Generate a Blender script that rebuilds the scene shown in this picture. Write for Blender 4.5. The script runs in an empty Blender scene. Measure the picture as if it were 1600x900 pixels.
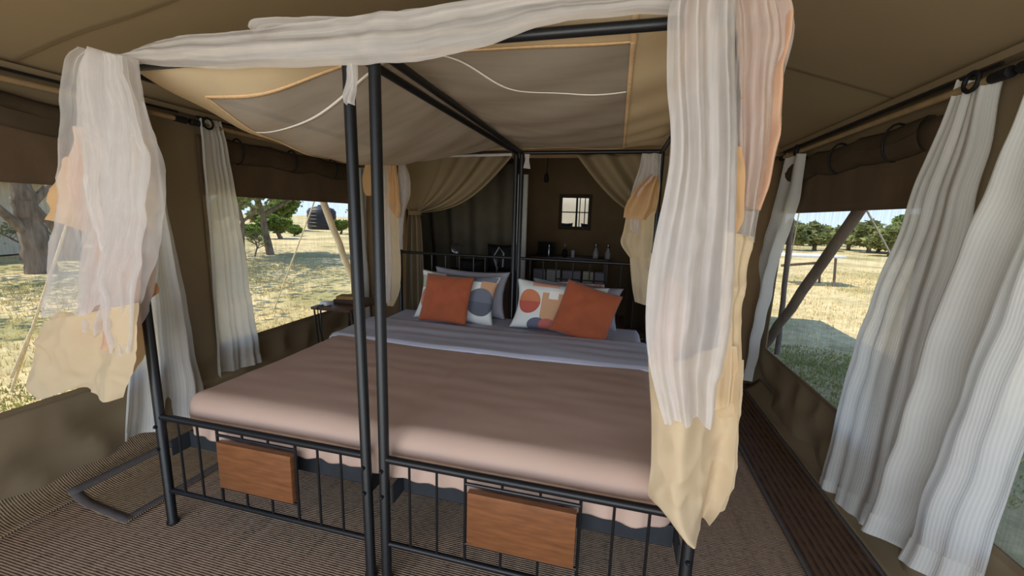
import bpy, bmesh, math, random
from mathutils import Vector, Matrix, noise

# ------------------------------------------------------------------ camera, world, sun, exposure
SC = bpy.context.scene
COL = SC.collection
F = 636.7737
R3 = ((0.9686054563737181, 0.06952066539671745, -0.2386846182012128),
      (0.24694372359598024, -0.15831457836990684, 0.9560100897229644),
      (0.02867520286960885, -0.9849382576376837, -0.17051205641253198))
CAM = Vector((0, 0, 1.5))
cd = bpy.data.cameras.new('camera'); cam = bpy.data.objects.new('camera', cd); COL.objects.link(cam)
cd.sensor_fit = 'HORIZONTAL'; cd.sensor_width = 36; cd.lens = F / 1600 * 36; cd.clip_start = .02; cd.clip_end = 400
m = Matrix([[R3[i][0], -R3[i][1], -R3[i][2], CAM[i]] for i in range(3)] + [[0, 0, 0, 1]])
cam.matrix_world = m
SC.camera = cam
SC.view_settings.view_transform = 'Standard'; SC.view_settings.look = 'None'
SC.view_settings.gamma = 1; SC.view_settings.use_curve_mapping = False
SC.view_settings.exposure = 0.70
SC.cycles.transparent_max_bounces = 24
SC.cycles.max_bounces = 10
SC.cycles.diffuse_bounces = 6

world = bpy.data.worlds.new('world'); SC.world = world; world.use_nodes = True
wn = world.node_tree; bg = wn.nodes['Background']
tcw = wn.nodes.new('ShaderNodeTexCoord'); spw = wn.nodes.new('ShaderNodeSeparateXYZ'); rpw = wn.nodes.new('ShaderNodeValToRGB')
wn.links.new(tcw.outputs['Generated'], spw.inputs[0]); wn.links.new(spw.outputs[2], rpw.inputs[0]); wn.links.new(rpw.outputs[0], bg.inputs[0])
rpw.color_ramp.elements[0].position = 0; rpw.color_ramp.elements[0].color = (.62, .76, .94, 1)
rpw.color_ramp.elements[1].position = .9; rpw.color_ramp.elements[1].color = (.20, .37, .74, 1)
e_ = rpw.color_ramp.elements.new(.22); e_.color = (.42, .60, .90, 1)
bg.inputs[1].default_value = 0.95

sd = bpy.data.lights.new('sun', 'SUN'); sun = bpy.data.objects.new('sun', sd); COL.objects.link(sun)
sd.energy = 4.0; sd.angle = math.radians(.6); sd.color = (1, .94, .82)
SUN_TO = Vector((-.80, -.28, 1.22)).normalized()      # towards the sun
sun.rotation_euler = SUN_TO.to_track_quat('Z', 'Y').to_euler()

# area fill added to boost daylight from the open tent front, behind the camera
ad = bpy.data.lights.new('entrance_fill', 'AREA'); al = bpy.data.objects.new('entrance_fill', ad); COL.objects.link(al)
ad.shape = 'RECTANGLE'; ad.size = 3.6; ad.size_y = 1.7; ad.energy = 46; ad.color = (.94, .97, 1)
al.location = (-.6, -1.5, 1.05); al.rotation_euler = (math.radians(86), 0, 0)

# ------------------------------------------------------------------ helpers
def at(px, py, ax, val):
    """point where the sight line of a pixel meets the real plane coordinate[ax] = val"""
    c = (px - 800, py - 450, F)
    r = Vector([sum(R3[i][j] * c[j] for j in range(3)) for i in range(3)])
    return CAM + r * ((val - CAM[ax]) / r[ax])

def lin(c):
    return tuple((v / 255 / 12.92 if v / 255 <= .04045 else ((v / 255 + .055) / 1.055) ** 2.4) for v in c)

def mat(name, rgb, rough=.8, metal=0, var=.12, scale=30, stretch=(1, 1, 1), bump=.0, bscale=None, coat=0, trans=0, alpha=1.0, coord='Object', spec=.3):
    mt = bpy.data.materials.new(name); mt.use_nodes = True
    n = mt.node_tree; N = n.nodes; L = n.links; N.clear()
    out = N.new('ShaderNodeOutputMaterial'); b = N.new('ShaderNodeBsdfPrincipled')
    b.inputs['Roughness'].default_value = rough; b.inputs['Metallic'].default_value = metal
    b.inputs['Coat Weight'].default_value = coat; b.inputs['Specular IOR Level'].default_value = spec
    tc = N.new('ShaderNodeTexCoord'); mp = N.new('ShaderNodeMapping'); mp.inputs['Scale'].default_value = stretch
    L.new(tc.outputs[coord], mp.inputs[0])
    ns = N.new('ShaderNodeTexNoise'); ns.inputs['Scale'].default_value = scale; ns.inputs['Detail'].default_value = 5
    L.new(mp.outputs[0], ns.inputs[0])
    cr = N.new('ShaderNodeMapRange'); cr.inputs[1].default_value = .3; cr.inputs[2].default_value = .7
    cr.inputs[3].default_value = 1 - var; cr.inputs[4].default_value = 1 + var
    L.new(ns.outputs[0], cr.inputs[0])
    vm = N.new('ShaderNodeVectorMath'); vm.operation = 'SCALE'; vm.inputs[0].default_value = lin(rgb)
    L.new(cr.outputs[0], vm.inputs['Scale']); L.new(vm.outputs[0], b.inputs['Base Color'])
    if bump:
        bn = N.new('ShaderNodeTexNoise'); bn.inputs['Scale'].default_value = bscale or scale * 4; bn.inputs['Detail'].default_value = 4
        L.new(mp.outputs[0], bn.inputs[0])
        bp = N.new('ShaderNodeBump'); bp.inputs['Strength'].default_value = bump; bp.inputs['Distance'].default_value = .01
        L.new(bn.outputs[0], bp.inputs['Height']); L.new(bp.outputs[0], b.inputs['Normal'])
    sh = b
    if trans:
        tr = N.new('ShaderNodeBsdfTranslucent'); L.new(vm.outputs[0], tr.inputs[0])
        mx = N.new('ShaderNodeMixShader'); mx.inputs[0].default_value = trans
        L.new(b.outputs[0], mx.inputs[1]); L.new(tr.outputs[0], mx.inputs[2]); sh = mx
    if alpha < 1:
        tp = N.new('ShaderNodeBsdfTransparent'); mx = N.new('ShaderNodeMixShader'); mx.inputs[0].default_value = alpha
        L.new(tp.outputs[0], mx.inputs[1]); L.new(sh.outputs[0], mx.inputs[2]); sh = mx
    L.new(sh.outputs[0], out.inputs[0])
    mt['vm'] = 0
    return mt

def nodes(mt):
    n = mt.node_tree; return n, n.nodes, n.links

def find(mt, t):
    return next(x for x in mt.node_tree.nodes if x.bl_idname == t)

MT = {}
MT['canvas'] = mat('tan_canvas', (138, 121, 94), .85, var=.08, scale=1.6, bump=.18, bscale=5, trans=.10)
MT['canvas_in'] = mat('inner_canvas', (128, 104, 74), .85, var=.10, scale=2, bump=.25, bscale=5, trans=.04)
MT['canvas_low'] = mat('lower_wall_canvas', (124, 106, 80), .8, var=.12, scale=3, bump=.25, bscale=6)
MT['roof'] = mat('roof_canvas', (152, 134, 104), .85, var=.06, scale=1.2, bump=.10, bscale=3, trans=.16)
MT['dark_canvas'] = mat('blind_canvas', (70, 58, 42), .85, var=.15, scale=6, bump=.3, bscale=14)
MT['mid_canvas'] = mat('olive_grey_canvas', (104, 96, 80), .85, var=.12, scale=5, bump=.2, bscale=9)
MT['shade_strip'] = mat('shade_strip_canvas', (96, 78, 58), .85, var=.12, scale=4, stretch=(1, 2, 1), bump=.2, bscale=8)  # wall canvas in a darker brown that holds its backlit shade
MT['black'] = mat('black_metal', (26, 27, 29), .38, 0.25, var=.1, scale=40, bump=.04, bscale=120, spec=.5)
MT['slate'] = mat('slate_paint', (48, 52, 56), .5, var=.12, scale=12)
MT['wood'] = mat('varnished_wood', (124, 78, 46), .32, var=.25, scale=9, stretch=(1, 1, 7), bump=.05, bscale=30, coat=.3, spec=.5)
MT['dark_wood'] = mat('dark_wood', (82, 56, 38), .45, var=.25, scale=14, stretch=(1, 6, 6), spec=.4)
MT['pole_wood'] = mat('pole_wood', (150, 126, 92), .6, var=.12, scale=20)
MT['pink'] = mat('dusty_pink_cotton', (192, 163, 146), .75, var=.03, scale=3, bump=.12, bscale=3.5, spec=.2)
MT['grey_sheet'] = mat('grey_cotton', (190, 192, 206), .75, var=.03, scale=3, bump=.12, bscale=4, spec=.2)
MT['grey_pillow'] = mat('grey_pillow_cotton', (160, 158, 168), .8, var=.05, scale=5, bump=.4, bscale=9)
MT['orange'] = mat('burnt_orange_velvet', (160, 82, 50), .8, var=.10, scale=10, bump=.15, bscale=40)
MT['orange'].node_tree.nodes['Principled BSDF'].inputs['Sheen Weight'].default_value = .25
MT['peach'] = mat('peach_cotton', (230, 208, 172), .8, var=.03, scale=6, bump=.12, bscale=10, trans=.35, spec=.1)
MT['peach_deep'] = mat('apricot_cotton', (226, 186, 140), .8, var=.04, scale=6, bump=.12, bscale=10, trans=.35, spec=.1)
MT['peach_pink'] = mat('pinkish_peach_cotton', (228, 188, 158), .8, var=.03, scale=6, bump=.12, bscale=10, trans=.35, spec=.1)
MT['seam'] = mat('apricot_seam', (222, 186, 142), .8, var=.1, scale=60)
MT['piping'] = mat('white_tape', (236, 230, 220), .8, var=.03)
MT['net'] = mat('white_net', (230, 224, 220), .9, var=.03, scale=20, trans=.35, alpha=.78, spec=.05)
MT['net_thin'] = mat('thin_white_net', (230, 225, 222), .9, var=.03, scale=20, trans=.35, alpha=.52, spec=.05)
MT['roof_net'] = mat('canopy_net', (206, 196, 184), .9, var=.05, scale=3, trans=.4, alpha=.72, spec=.05)
MT['curtain'] = mat('white_ribbed_voile', (238, 237, 231), .85, var=.03, scale=6, trans=.35, alpha=.93, spec=.1)
MT['mesh'] = mat('insect_mesh', (96, 92, 86), .8, var=.3, scale=30, stretch=(1, 1, .12), alpha=.15, spec=.1)
MT['binding'] = mat('grey_binding', (92, 86, 84), .85, var=.1, scale=40)
MT['hide_black'] = mat('black_nylon', (20, 20, 22), .7, var=.2, scale=30)
MT['steel'] = mat('brushed_steel', (170, 172, 176), .25, .9, var=.05)
MT['glass'] = mat('clear_glass', (220, 226, 230), .05, 0, var=.0, alpha=.35, spec=.8)
MT['bark'] = mat('grey_bark', (128, 112, 96), .95, var=.45, scale=9, stretch=(1, 1, .25), bump=.9, bscale=14)
MT['leaf_a'] = mat('acacia_leaf', (118, 138, 62), .7, var=.35, scale=1.5, trans=.35)
MT['leaf_b'] = mat('dusty_leaf', (140, 146, 92), .7, var=.35, scale=1.5, trans=.35)
MT['white_wood'] = mat('pale_timber', (224, 214, 204), .8, var=.2, scale=6, stretch=(1, 1, .2), bump=.3, bscale=20)
MT['grey_wood'] = mat('weathered_timber', (120, 106, 96), .85, var=.25, scale=8, stretch=(1, 1, .2), bump=.4, bscale=20)
MT['rope'] = mat('sisal_rope', (226, 212, 184), .9, var=.15, scale=60)
MT['tank'] = mat('black_plastic', (46, 46, 50), .5, var=.1)
MT['white_paint'] = mat('white_painted_metal', (226, 230, 232), .4, var=.05)
MT['thatch'] = mat('orange_thatch', (178, 134, 84), .95, var=.25, scale=6)
MT['tent_pale'] = mat('pale_tent_cloth', (206, 198, 178), .9, var=.08, scale=3)
MT['brown_box'] = mat('brown_leather', (64, 48, 40), .6, var=.15)
MT['tan_bag'] = mat('tan_fabric', (150, 116, 62), .8, var=.2, scale=20)

def alpha_pattern(mt, lo, hi, scale, stretch, coord='UV'):
    """thread density of a net: gathers and slubs make it denser or thinner"""
    n, N, L = nodes(mt)
    mx = [x for x in N if x.bl_idname == 'ShaderNodeMixShader'][-1]
    tc = N.new('ShaderNodeTexCoord'); mp = N.new('ShaderNodeMapping'); mp.inputs['Scale'].default_value = stretch
    L.new(tc.outputs[coord], mp.inputs[0])
    t = N.new('ShaderNodeTexNoise'); t.inputs['Scale'].default_value = scale; t.inputs['Detail'].default_value = 4
    L.new(mp.outputs[0], t.inputs[0])
    r = N.new('ShaderNodeMapRange'); r.inputs[1].default_value = .3; r.inputs[2].default_value = .7
    r.inputs[3].default_value = lo; r.inputs[4].default_value = hi
    L.new(t.outputs[0], r.inputs[0]); L.new(r.outputs[0], mx.inputs[0])
alpha_pattern(MT['net'], .60, .80, 3, (5, 1.2, 1))
alpha_pattern(MT['net_thin'], .38, .58, 3, (5, 1.2, 1))
alpha_pattern(MT['roof_net'], .62, .80, 4, (1, 6, 1))
alpha_pattern(MT['mesh'], .03, .34, 4, (44, 1.4, 1))

def rib_bump(mt, count, strength, axis='X'):
    n, N, L = nodes(mt)
    tc = N.new('ShaderNodeTexCoord'); w = N.new('ShaderNodeTexWave'); w.bands_direction = axis
    w.inputs['Scale'].default_value = count; w.inputs['Distortion'].default_value = .4
    L.new(tc.outputs['UV'], w.inputs[0])
    bp = N.new('ShaderNodeBump'); bp.inputs['Strength'].default_value = strength; bp.inputs['Distance'].default_value = .004
    L.new(w.outputs[0], bp.inputs['Height']); L.new(bp.outputs[0], N['Principled BSDF'].inputs['Normal'])
    mx = [x for x in N if x.bl_idname == 'ShaderNodeMixShader'][-1]
    r = N.new('ShaderNodeMapRange'); r.inputs[3].default_value = .88; r.inputs[4].default_value = .97
    L.new(w.outputs[0], r.inputs[0]); L.new(r.outputs[0], mx.inputs[0])
rib_bump(MT['curtain'], 16, .16)

def woven(name, c1, c2, period, rib_axis, mixn=.5):
    """woven matting: ribs with a dark gap, thread colour varying along each rib"""
    mt = mat(name, (128, 128, 128), .9, var=.2, scale=3)
    n, N, L = nodes(mt)
    b = N['Principled BSDF']
    tc = N.new('ShaderNodeTexCoord')
    w = N.new('ShaderNodeTexWave'); w.bands_direction = rib_axis; w.inputs['Scale'].default_value = math.pi * 2 / 20 / period
    w.inputs['Distortion'].default_value = .6; w.inputs['Detail'].default_value = 1; w.inputs['Detail Scale'].default_value = .3
    L.new(tc.outputs['Object'], w.inputs[0])
    mp = N.new('ShaderNodeMapping'); mp.inputs['Scale'].default_value = (34, 1 / period * .7, 1) if rib_axis == 'Y' else (1 / period * .9, 8, 1)
    L.new(tc.outputs['Object'], mp.inputs[0])
    t = N.new('ShaderNodeTexNoise'); t.inputs['Scale'].default_value = 1; t.inputs['Detail'].default_value = 6; t.inputs['Roughness'].default_value = .7
    L.new(mp.outputs[0], t.inputs[0])
    big = N.new('ShaderNodeTexNoise'); big.inputs['Scale'].default_value = 1
    mp2 = N.new('ShaderNodeMapping'); mp2.inputs['Scale'].default_value = (22, .9, 1) if rib_axis == 'Y' else (.9, 14, 1); big.inputs['Detail'].default_value = 4; big.inputs['Roughness'].default_value = .7
    L.new(tc.outputs['Object'], mp2.inputs[0]); L.new(mp2.outputs[0], big.inputs[0])
    ad_ = N.new('ShaderNodeMath'); ad_.operation = 'MULTIPLY_ADD'; ad_.inputs[1].default_value = .45
    L.new(w.outputs['Fac'], ad_.inputs[0]); L.new(t.outputs[0], ad_.inputs[2]); ad_.inputs[1].default_value = .42
    ad2 = N.new('ShaderNodeMath'); ad2.operation = 'MULTIPLY_ADD'; ad2.inputs[1].default_value = .55
    L.new(big.outputs[0], ad2.inputs[0]); L.new(ad_.outputs[0], ad2.inputs[2])
    cr = N.new('ShaderNodeValToRGB'); cr.color_ramp.elements[0].position = .62; cr.color_ramp.elements[1].position = 1.12 if False else 1.0
    cr.color_ramp.elements[0].color = (*lin(c1), 1); cr.color_ramp.elements[1].color = (*lin(c2), 1)
    L.new(ad2.outputs[0], cr.inputs[0]); L.new(cr.outputs[0], b.inputs['Base Color'])
    bp = N.new('ShaderNodeBump'); bp.inputs['Strength'].default_value = .7; bp.inputs['Distance'].default_value = .004
    L.new(w.outputs['Fac'], bp.inputs['Height']); L.new(bp.outputs[0], b.inputs['Normal'])
    return mt
MT['floor'] = woven('woven_matting', (42, 33, 30), (166, 140, 116), .0105, 'Y')
MT['rug'] = woven('bedside_mat_weave', (70, 58, 48), (150, 128, 100), .010, 'Y')
MT['runner'] = woven('runner_weave', (42, 30, 24), (98, 74, 56), .035, 'X')

def obj(name, me, mt=None, parent=None, smooth=True):
    o = bpy.data.objects.new(name, me); COL.objects.link(o)
    if mt is not None and not len(me.materials): me.materials.append(MT[mt] if isinstance(mt, str) else mt)
    if smooth:
        for p in me.polygons: p.use_smooth = True
    if parent: o.parent = parent
    return o

def thing(name, label, cat, loc=(0, 0, 0), rz=0, group=None):
    o = bpy.data.objects.new(name, None); COL.objects.link(o); o.empty_display_size = .1
    o.location = loc; o.rotation_euler.z = rz; o['label'] = label; o['category'] = cat
    if group: o['group'] = group
    return o

def tag(o, label, cat, group=None):
    o['label'] = label; o['category'] = cat
    if group: o['group'] = group
    return o

def struct(o, **k):
    o['kind'] = 'structure'; return o

class MB:
    def __init__(s): s.v = []; s.f = []; s.uv = None
    def add(s, v, f):
        k = len(s.v); s.v += [tuple(a) for a in v]; s.f += [tuple(i + k for i in q) for q in f]; return s
    def box(s, a, b, bev=0):
        (x0, y0, z0), (x1, y1, z1) = a, b
        if bev:
            bm = bmesh.new(); bmesh.ops.create_cube(bm, size=1)
            for v in bm.verts:
                v.co = Vector(((x0 + x1) / 2 + v.co.x * (x1 - x0), (y0 + y1) / 2 + v.co.y * (y1 - y0), (z0 + z1) / 2 + v.co.z * (z1 - z0)))
            bmesh.ops.bevel(bm, geom=bm.edges[:] , offset=bev, segments=2, affect='EDGES', profile=.6)
            bm.verts.index_update()
            s.add([v.co[:] for v in bm.verts], [[v.index for v in f.verts] for f in bm.faces]); bm.free(); return s
        v = [(x, y, z) for z in (z0, z1) for y in (y0, y1) for x in (x0, x1)]
        return s.add(v, [(0, 2, 3, 1), (4, 5, 7, 6), (0, 1, 5, 4), (1, 3, 7, 5), (3, 2, 6, 7), (2, 0, 4, 6)])
    def tube(s, pts, r, n=10, cap=True):
        pts = [Vector(p) for p in pts]; rs = r if isinstance(r, (list, tuple)) else [r] * len(pts)
        rings = []; up = None
        for i, p in enumerate(pts):
            d = (pts[min(i + 1, len(pts) - 1)] - pts[max(i - 1, 0)]).normalized()
            if up is None: up = Vector((0, 0, 1)) if abs(d.z) < .9 else Vector((1, 0, 0))
            a = d.cross(up).normalized(); b = a.cross(d).normalized(); up = b
            rings.append([p + (a * math.cos(t) + b * math.sin(t)) * rs[i] for t in [2 * math.pi * k / n for k in range(n)]])
        v = [q for g in rings for q in g]; f = []
        for i in range(len(rings) - 1):
            for k in range(n):
                f.append((i * n + k, i * n + (k + 1) % n, (i + 1) * n + (k + 1) % n, (i + 1) * n + k))
        if cap: f += [tuple(range(n))[::-1], tuple(range((len(rings) - 1) * n, len(rings) * n))]
        return s.add(v, f)
    def lathe(s, prof, c=(0, 0, 0), n=20):
        v = []; f = []
        for (r, z) in prof:
            v += [(c[0] + r * math.cos(2 * math.pi * k / n), c[1] + r * math.sin(2 * math.pi * k / n), c[2] + z) for k in range(n)]
        for i in range(len(prof) - 1):
            for k in range(n): f.append((i * n + k, i * n + (k + 1) % n, (i + 1) * n + (k + 1) % n, (i + 1) * n + k))
        f += [tuple(range(n))[::-1], tuple(range((len(prof) - 1) * n, len(prof) * n))]
        return s.add(v, f)
    def mesh(s, name='m'):
        me = bpy.data.meshes.new(name); me.from_pydata(s.v, [], s.f); me.update(); return me
    def build(s, name, mt, parent=None, smooth=True):
        o = obj(name, s.mesh(name), mt, parent, smooth)
        if smooth:
            try: o.data.shade_auto_smooth = True
            except Exception: pass
            o.data.set_sharp_from_angle(angle=math.radians(40))
        return o

def grid(name, fn, nu, nv, mt, parent=None, mask=None, thick=0):
    """surface from fn(u, v) with UVs; mask(u, v) False leaves a hole"""
    vs = []; uvs = []
    for j in range(nv + 1):
        for i in range(nu + 1):
            u, v = i / nu, j / nv; vs.append(tuple(fn(u, v))); uvs.append((u, v))
    fs = [(j * (nu + 1) + i, j * (nu + 1) + i + 1, (j + 1) * (nu + 1) + i + 1, (j + 1) * (nu + 1) + i)
          for j in range(nv) for i in range(nu) if mask is None or mask((i + .5) / nu, (j + .5) / nv)]
    me = bpy.data.meshes.new(name); me.from_pydata(vs, [], fs); me.update()
    ul = me.uv_layers.new(name='UVMap')
    for lp in me.loops: ul.data[lp.index].uv = uvs[lp.vertex_index]
    o = obj(name, me, mt, parent)
    if thick:
        md = o.modifiers.new('thickness', 'SOLIDIFY'); md.thickness = thick; md.offset = 0
    return o

def cr(pts, t):
    """Catmull-Rom through pts, t in 0..1"""
    n = len(pts) - 1
    if n == 0: return pts[0]
    x = min(max(t, 0), .99999) * n; i = int(x); x -= i
    p0, p1, p2, p3 = pts[max(i - 1, 0)], pts[i], pts[i + 1], pts[min(i + 2, n)]
    return .5 * ((2 * p1) + (p2 - p0) * x + (2 * p0 - 5 * p1 + 4 * p2 - p3) * x * x + (3 * p1 - p0 - 3 * p2 + p3) * x ** 3)

NZ = lambda x, y, z=0: noise.noise(Vector((x, y, z)))
def fold_pt(Lp, Rp, u, v, folds, amp, ph, bulge, nrm, amp0=1., hem=0., wd=1., crum=.012):
    """a point of a hanging cloth: between its two edges, pushed in and out by irregular folds that wander downwards"""
    w = wd * (.035 * math.sin(5 * v + ph) + .02 * math.sin(11 * v + 2 * ph))
    a = cr(Lp, v); b = cr(Rp, v); p = a.lerp(b, u)
    A = 1.25 * amp * (amp0 + (1 - amp0) * v)
    x = u + w + wd * .10 * NZ(v * 1.6 + ph, 3.3)
    s = 1.7 * NZ(x * folds * 1.2 + ph * 7, v * wd + ph, 1) + .7 * NZ(x * folds * 2.8 + ph * 3, v * 1.4 * wd, 5)
    s += .35 * math.sin(2 * math.pi * folds * x * .8 + ph)
    p = p + nrm * (A * s + bulge * math.sin(math.pi * u) + .012 * noise.noise(Vector((p.x * 6 + ph, p.y * 6, p.z * 5))))
    if wd > .3:   # soft crumples of cloth that has been knotted up
        q = p * 5.5 + Vector((ph * 3, 0, ph)); p = p + nrm * crum * (1 - 2 * abs(noise.noise(q))) + nrm * crum * .5 * (1 - 2 * abs(noise.noise(q * 2.3)))
    if hem: p = p + (b - a).cross(nrm).normalized() * hem * v ** 8 * math.sin(2 * math.pi * folds * .8 * x + ph)
    return p
def drape(name, Lp, Rp, mt, parent=None, folds=5, amp=.02, ph=0., bulge=.0, nrm=(0, -1, 0), nu=60, nv=60, amp0=1., hem=0., soft=.6, thick=0, wd=1., crum=.012):
    nrm = Vector(nrm)
    return grid(name, lambda u, v: fold_pt(Lp, Rp, u, v, folds, amp, ph, bulge, nrm, amp0, hem, wd, crum), nu, nv, mt, parent, thick=thick)

def rows(lst, ax, val):
    """(left px, left py, right px, right py[, plane]) rows from top to bottom -> two edge polylines on the real plane"""
    return ([at(r[0], r[1], ax, r[4] if len(r) > 4 else val) for r in lst], [at(r[2], r[3], ax, r[4] if len(r) > 4 else val) for r in lst])

def copy_tree(o, parent=None):
    c = o.copy(); COL.objects.link(c); c.parent = parent
    for ch in [x for x in bpy.data.objects if x.parent == o]: copy_tree(ch, c)
    return c

rnd = random.Random(7)
def cushion_mesh(w, h, t, seed, pinch=.12, nu=36, nv=30, wr=.010):
    """x across, z up, y depth; square cushion with drawn-out corners"""
    vs = []; uvs = []; fs = []
    for side in (1, -1):
        base = len(vs)
        for j in range(nv + 1):
            for i in range(nu + 1):
                a, c = -1 + 2 * i / nu, -1 + 2 * j / nv
                k = 1 - pinch * (1 - a * a) * abs(c) ** 3 ; l = 1 - pinch * (1 - c * c) * abs(a) ** 3
                th = max(0, (1 - abs(a) ** 2.6)) ** .55 * max(0, (1 - abs(c) ** 2.6)) ** .55
                wv = wr * noise.noise(Vector((a * 2.5 + seed, c * 2.5, side))) * (1 if th > 0 else 0) + wr * .5 * math.sin(9 * math.atan2(a, c) + seed) * (a * a + c * c) * .5 * (1 if th > 0 else 0)
                vs.append((a * w / 2 * l, -side * (t / 2 * th + wv), h / 2 + c * h / 2 * k)); uvs.append(((a + 1) / 2, (c + 1) / 2))
        for j in range(nv):
            for i in range(nu):
                q = (base + j * (nu + 1) + i, base + j * (nu + 1) + i + 1, base + (j + 1) * (nu + 1) + i + 1, base + (j + 1) * (nu + 1) + i)
                fs.append(q if side == 1 else q[::-1])
    me = bpy.data.meshes.new('cushion'); me.from_pydata(vs, [], fs)
    ul = me.uv_layers.new(name='UVMap')
    for lp in me.loops: ul.data[lp.index].uv = uvs[lp.vertex_index]
    bm = bmesh.new(); bm.from_mesh(me); bmesh.ops.remove_doubles(bm, verts=bm.verts, dist=.0008); bm.to_mesh(me); bm.free()
    me.update(); return me
NZ = lambda x, y, z=0: noise.noise(Vector((x, y, z)))

# ------------------------------------------------------------------ the setting: floor, walls, roof
XL, XR = -2.82, 1.36          # side walls
EV = 2.14                     # eave height
XM, RH = -.73, 2.95           # ridge
YF, YP, YB = -.5, 4.06, 6.6   # front opening, partition, back wall

struct(grid('floor', lambda u, v: (XL - .05 + (XR - XL + .1) * u, YF - .6 + (YB - YF + .7) * v, .0), 8, 8, 'floor'))
# matting turned up against the left wall
def upturn(u, v):
    y = -.4 + 4.4 * u; a = v * 1.25
    return (XL + .22 - .24 * math.sin(a) * (1 + .1 * NZ(y * 2, 3)) , y, .006 + .23 * (1 - math.cos(a)) * (1 + .15 * NZ(y * 1.5, 8)))
struct(grid('trim_1', upturn, 60, 10, MT['rug'], thick=.006))

def side_wall(name, x, sx, wins, z0, z1):
    zs = [0, z0, z1, EV]
    def fn(u, v):
        y = YF + (YB - YF) * u
        if v < .25: z = z0 * v / .25
        elif v < .75: z = z0 + (z1 - z0) * (v - .25) / .5
        else: z = z1 + (EV - z1) * (v - .75) / .25
        low = max(0, 1 - z / z0) if z < z0 else 0
        wob = .012 * NZ(y * 1.7, z * 2, 1) + .11 * min(1, 3 * low) * min(1, z / .1) * (.35 - abs(NZ(y * 2.6 + z, z * 4.5, 4)))
        return (x - sx * (wob + .05 * low * low), y, z)
    def mask(u, v):
        y = YF + (YB - YF) * u
        return not (.25 < v < .75 and any(a < y < b for a, b in wins))
    return struct(grid(name, fn, 284, 40, 'canvas_low' if 0 else 'canvas', mask=mask, thick=.004))
WL = [(.0, 1.9), (2.3, 3.9)]; WR = [(-.1, 1.72), (2.28, 3.92)]
side_wall('wall_left', XL, -1, WL, .50, 1.6)
side_wall('wall_right', XR, 1, WR, .42, 1.6)

# pieces of the windows: insect mesh, seam lines, strip coloured as backlit shade and rolled blind above
nwin = 0
for (x, sx, wins, z0) in ((XL, -1, WL, .50), (XR, 1, WR, .42)):
    for a, b in wins:
        nwin += 1
        w = struct(grid('window_%d' % nwin, lambda u, v: (x + sx * .004 + .004 * NZ(u * 9, v * 2), a + (b - a) * u, z0 - .01 + (1.62 - z0) * v), 40, 20, 'mesh'))
        grid('shade_strip', lambda u, v: (x - sx * (.016 + .01 * abs(NZ(u * 5, v * 2))), a - .03 + (b - a + .06) * u, 1.595 + .40 * v), 60, 8, 'shade_strip', w, thick=.003)  # strip added over the wall canvas, backlit shade put into its colour
        # hem tape around the opening
        t = MB(); e = .022
        xi = x - sx * .012
        for (p, q, r_, s_) in ((a - e, b + e, z0 - e, z0 + .004), (a - e, b + e, 1.6 - .004, 1.6 + e), (a - e, a + .004, z0, 1.6), (b - .004, b + e, z0, 1.6)):
            t.box((min(xi, xi + .004), p, r_), (max(xi, xi + .004), q, s_))
        t.build('window_frame', 'canvas_low', w)
        # rolled blind under the eave, sagging between its ties
        def roll(u, v, a=a, b=b, x=x, sx=sx):
            y = a + .05 + (b - a - .04) * u; r = .072 * (1 + .22 * NZ(y * 4, v * 3, 5)); tt = 2 * math.pi * v
            sag = .028 * abs(math.sin(2 * math.pi * u * 1.5)) 
            return (x - sx * (.030 + r * .62 * math.cos(tt)), y, 1.935 - sag + r * 1.1 * math.sin(tt))
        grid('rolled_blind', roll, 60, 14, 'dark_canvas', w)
        for k in range(3):
            y = a + (b - a) * (k + .5) / 3
            MB().tube([(x - sx * (.030 + .056 * math.cos(q)), y, 1.925 + .092 * math.sin(q)) for q in [2 * math.pi * i / 16 for i in range(17)]], .006, 6).build('blind_tie', 'hide_black', w)

# roof: two slopes with overhang, a few seams
def roof(sx, name):
    xe = XL - .90 if sx < 0 else XR + .75
    sl = (RH - EV) / (XM - XL) if sx < 0 else (RH - EV) / (XR - XM)
    def fn(u, v):
        x = XM + (xe - XM) * u; y = -1.1 + (YB + 1.1 + .5) * v
        z = RH - abs(x - XM) * sl
        z -= .05 * math.sin(math.pi * min(1, abs(x - XM) / abs((XL if sx < 0 else XR) - XM))) * (1 + .5 * math.sin(y * 2.1))
        return (x, y, z + .012 * NZ(x * 1.5, y * 1.5, 2))
    return grid(name, fn, 50, 80, 'roof', thick=.004)
rl = struct(roof(-1, 'ceiling')); rr = struct(roof(1, 'ceiling'))
# felled seam across the left slope and welt strips on both eaves
def on_roof(x, y, d=.012):
    sx = -1 if x < XM else 1; w = abs((XL if sx < 0 else XR) - XM); sl = (RH - EV) / w
    return Vector((x, y, RH - abs(x - XM) * sl - .05 * math.sin(math.pi * min(1, abs(x - XM) / w)) * (1 + .5 * math.sin(y * 2.1)) + .012 * NZ(x * 1.5, y * 1.5, 2) - d))
for i, (x0, y0, x1, y1) in enumerate([(XL, 1.42, XM, 1.42), (XM, 2.9, XR, 2.9), (XL, 2.9, XM, 2.9), (XM, 1.42, XR, 1.42)]):
    pass
def seam_strip(pts, w, name, mt):
    def fn(u, v):
        x, y = cr([Vector(p) for p in pts], u)[:2]; return on_roof(x, y + (v - .5) * w, .010)
    return struct(grid(name, fn, 50, 2, mt))
def hit_roof(px, py):
    r = at(px, py, 1, 5) - CAM; k = (RH - EV) / (XM - XL)
    t = (RH - (XM * k) - CAM.z) / (r.z - r.x * k); return CAM + r * t
hs = [hit_roof(*q) for q in ((12, 94), (50, 72), (120, 35), (215, 0))]
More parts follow.
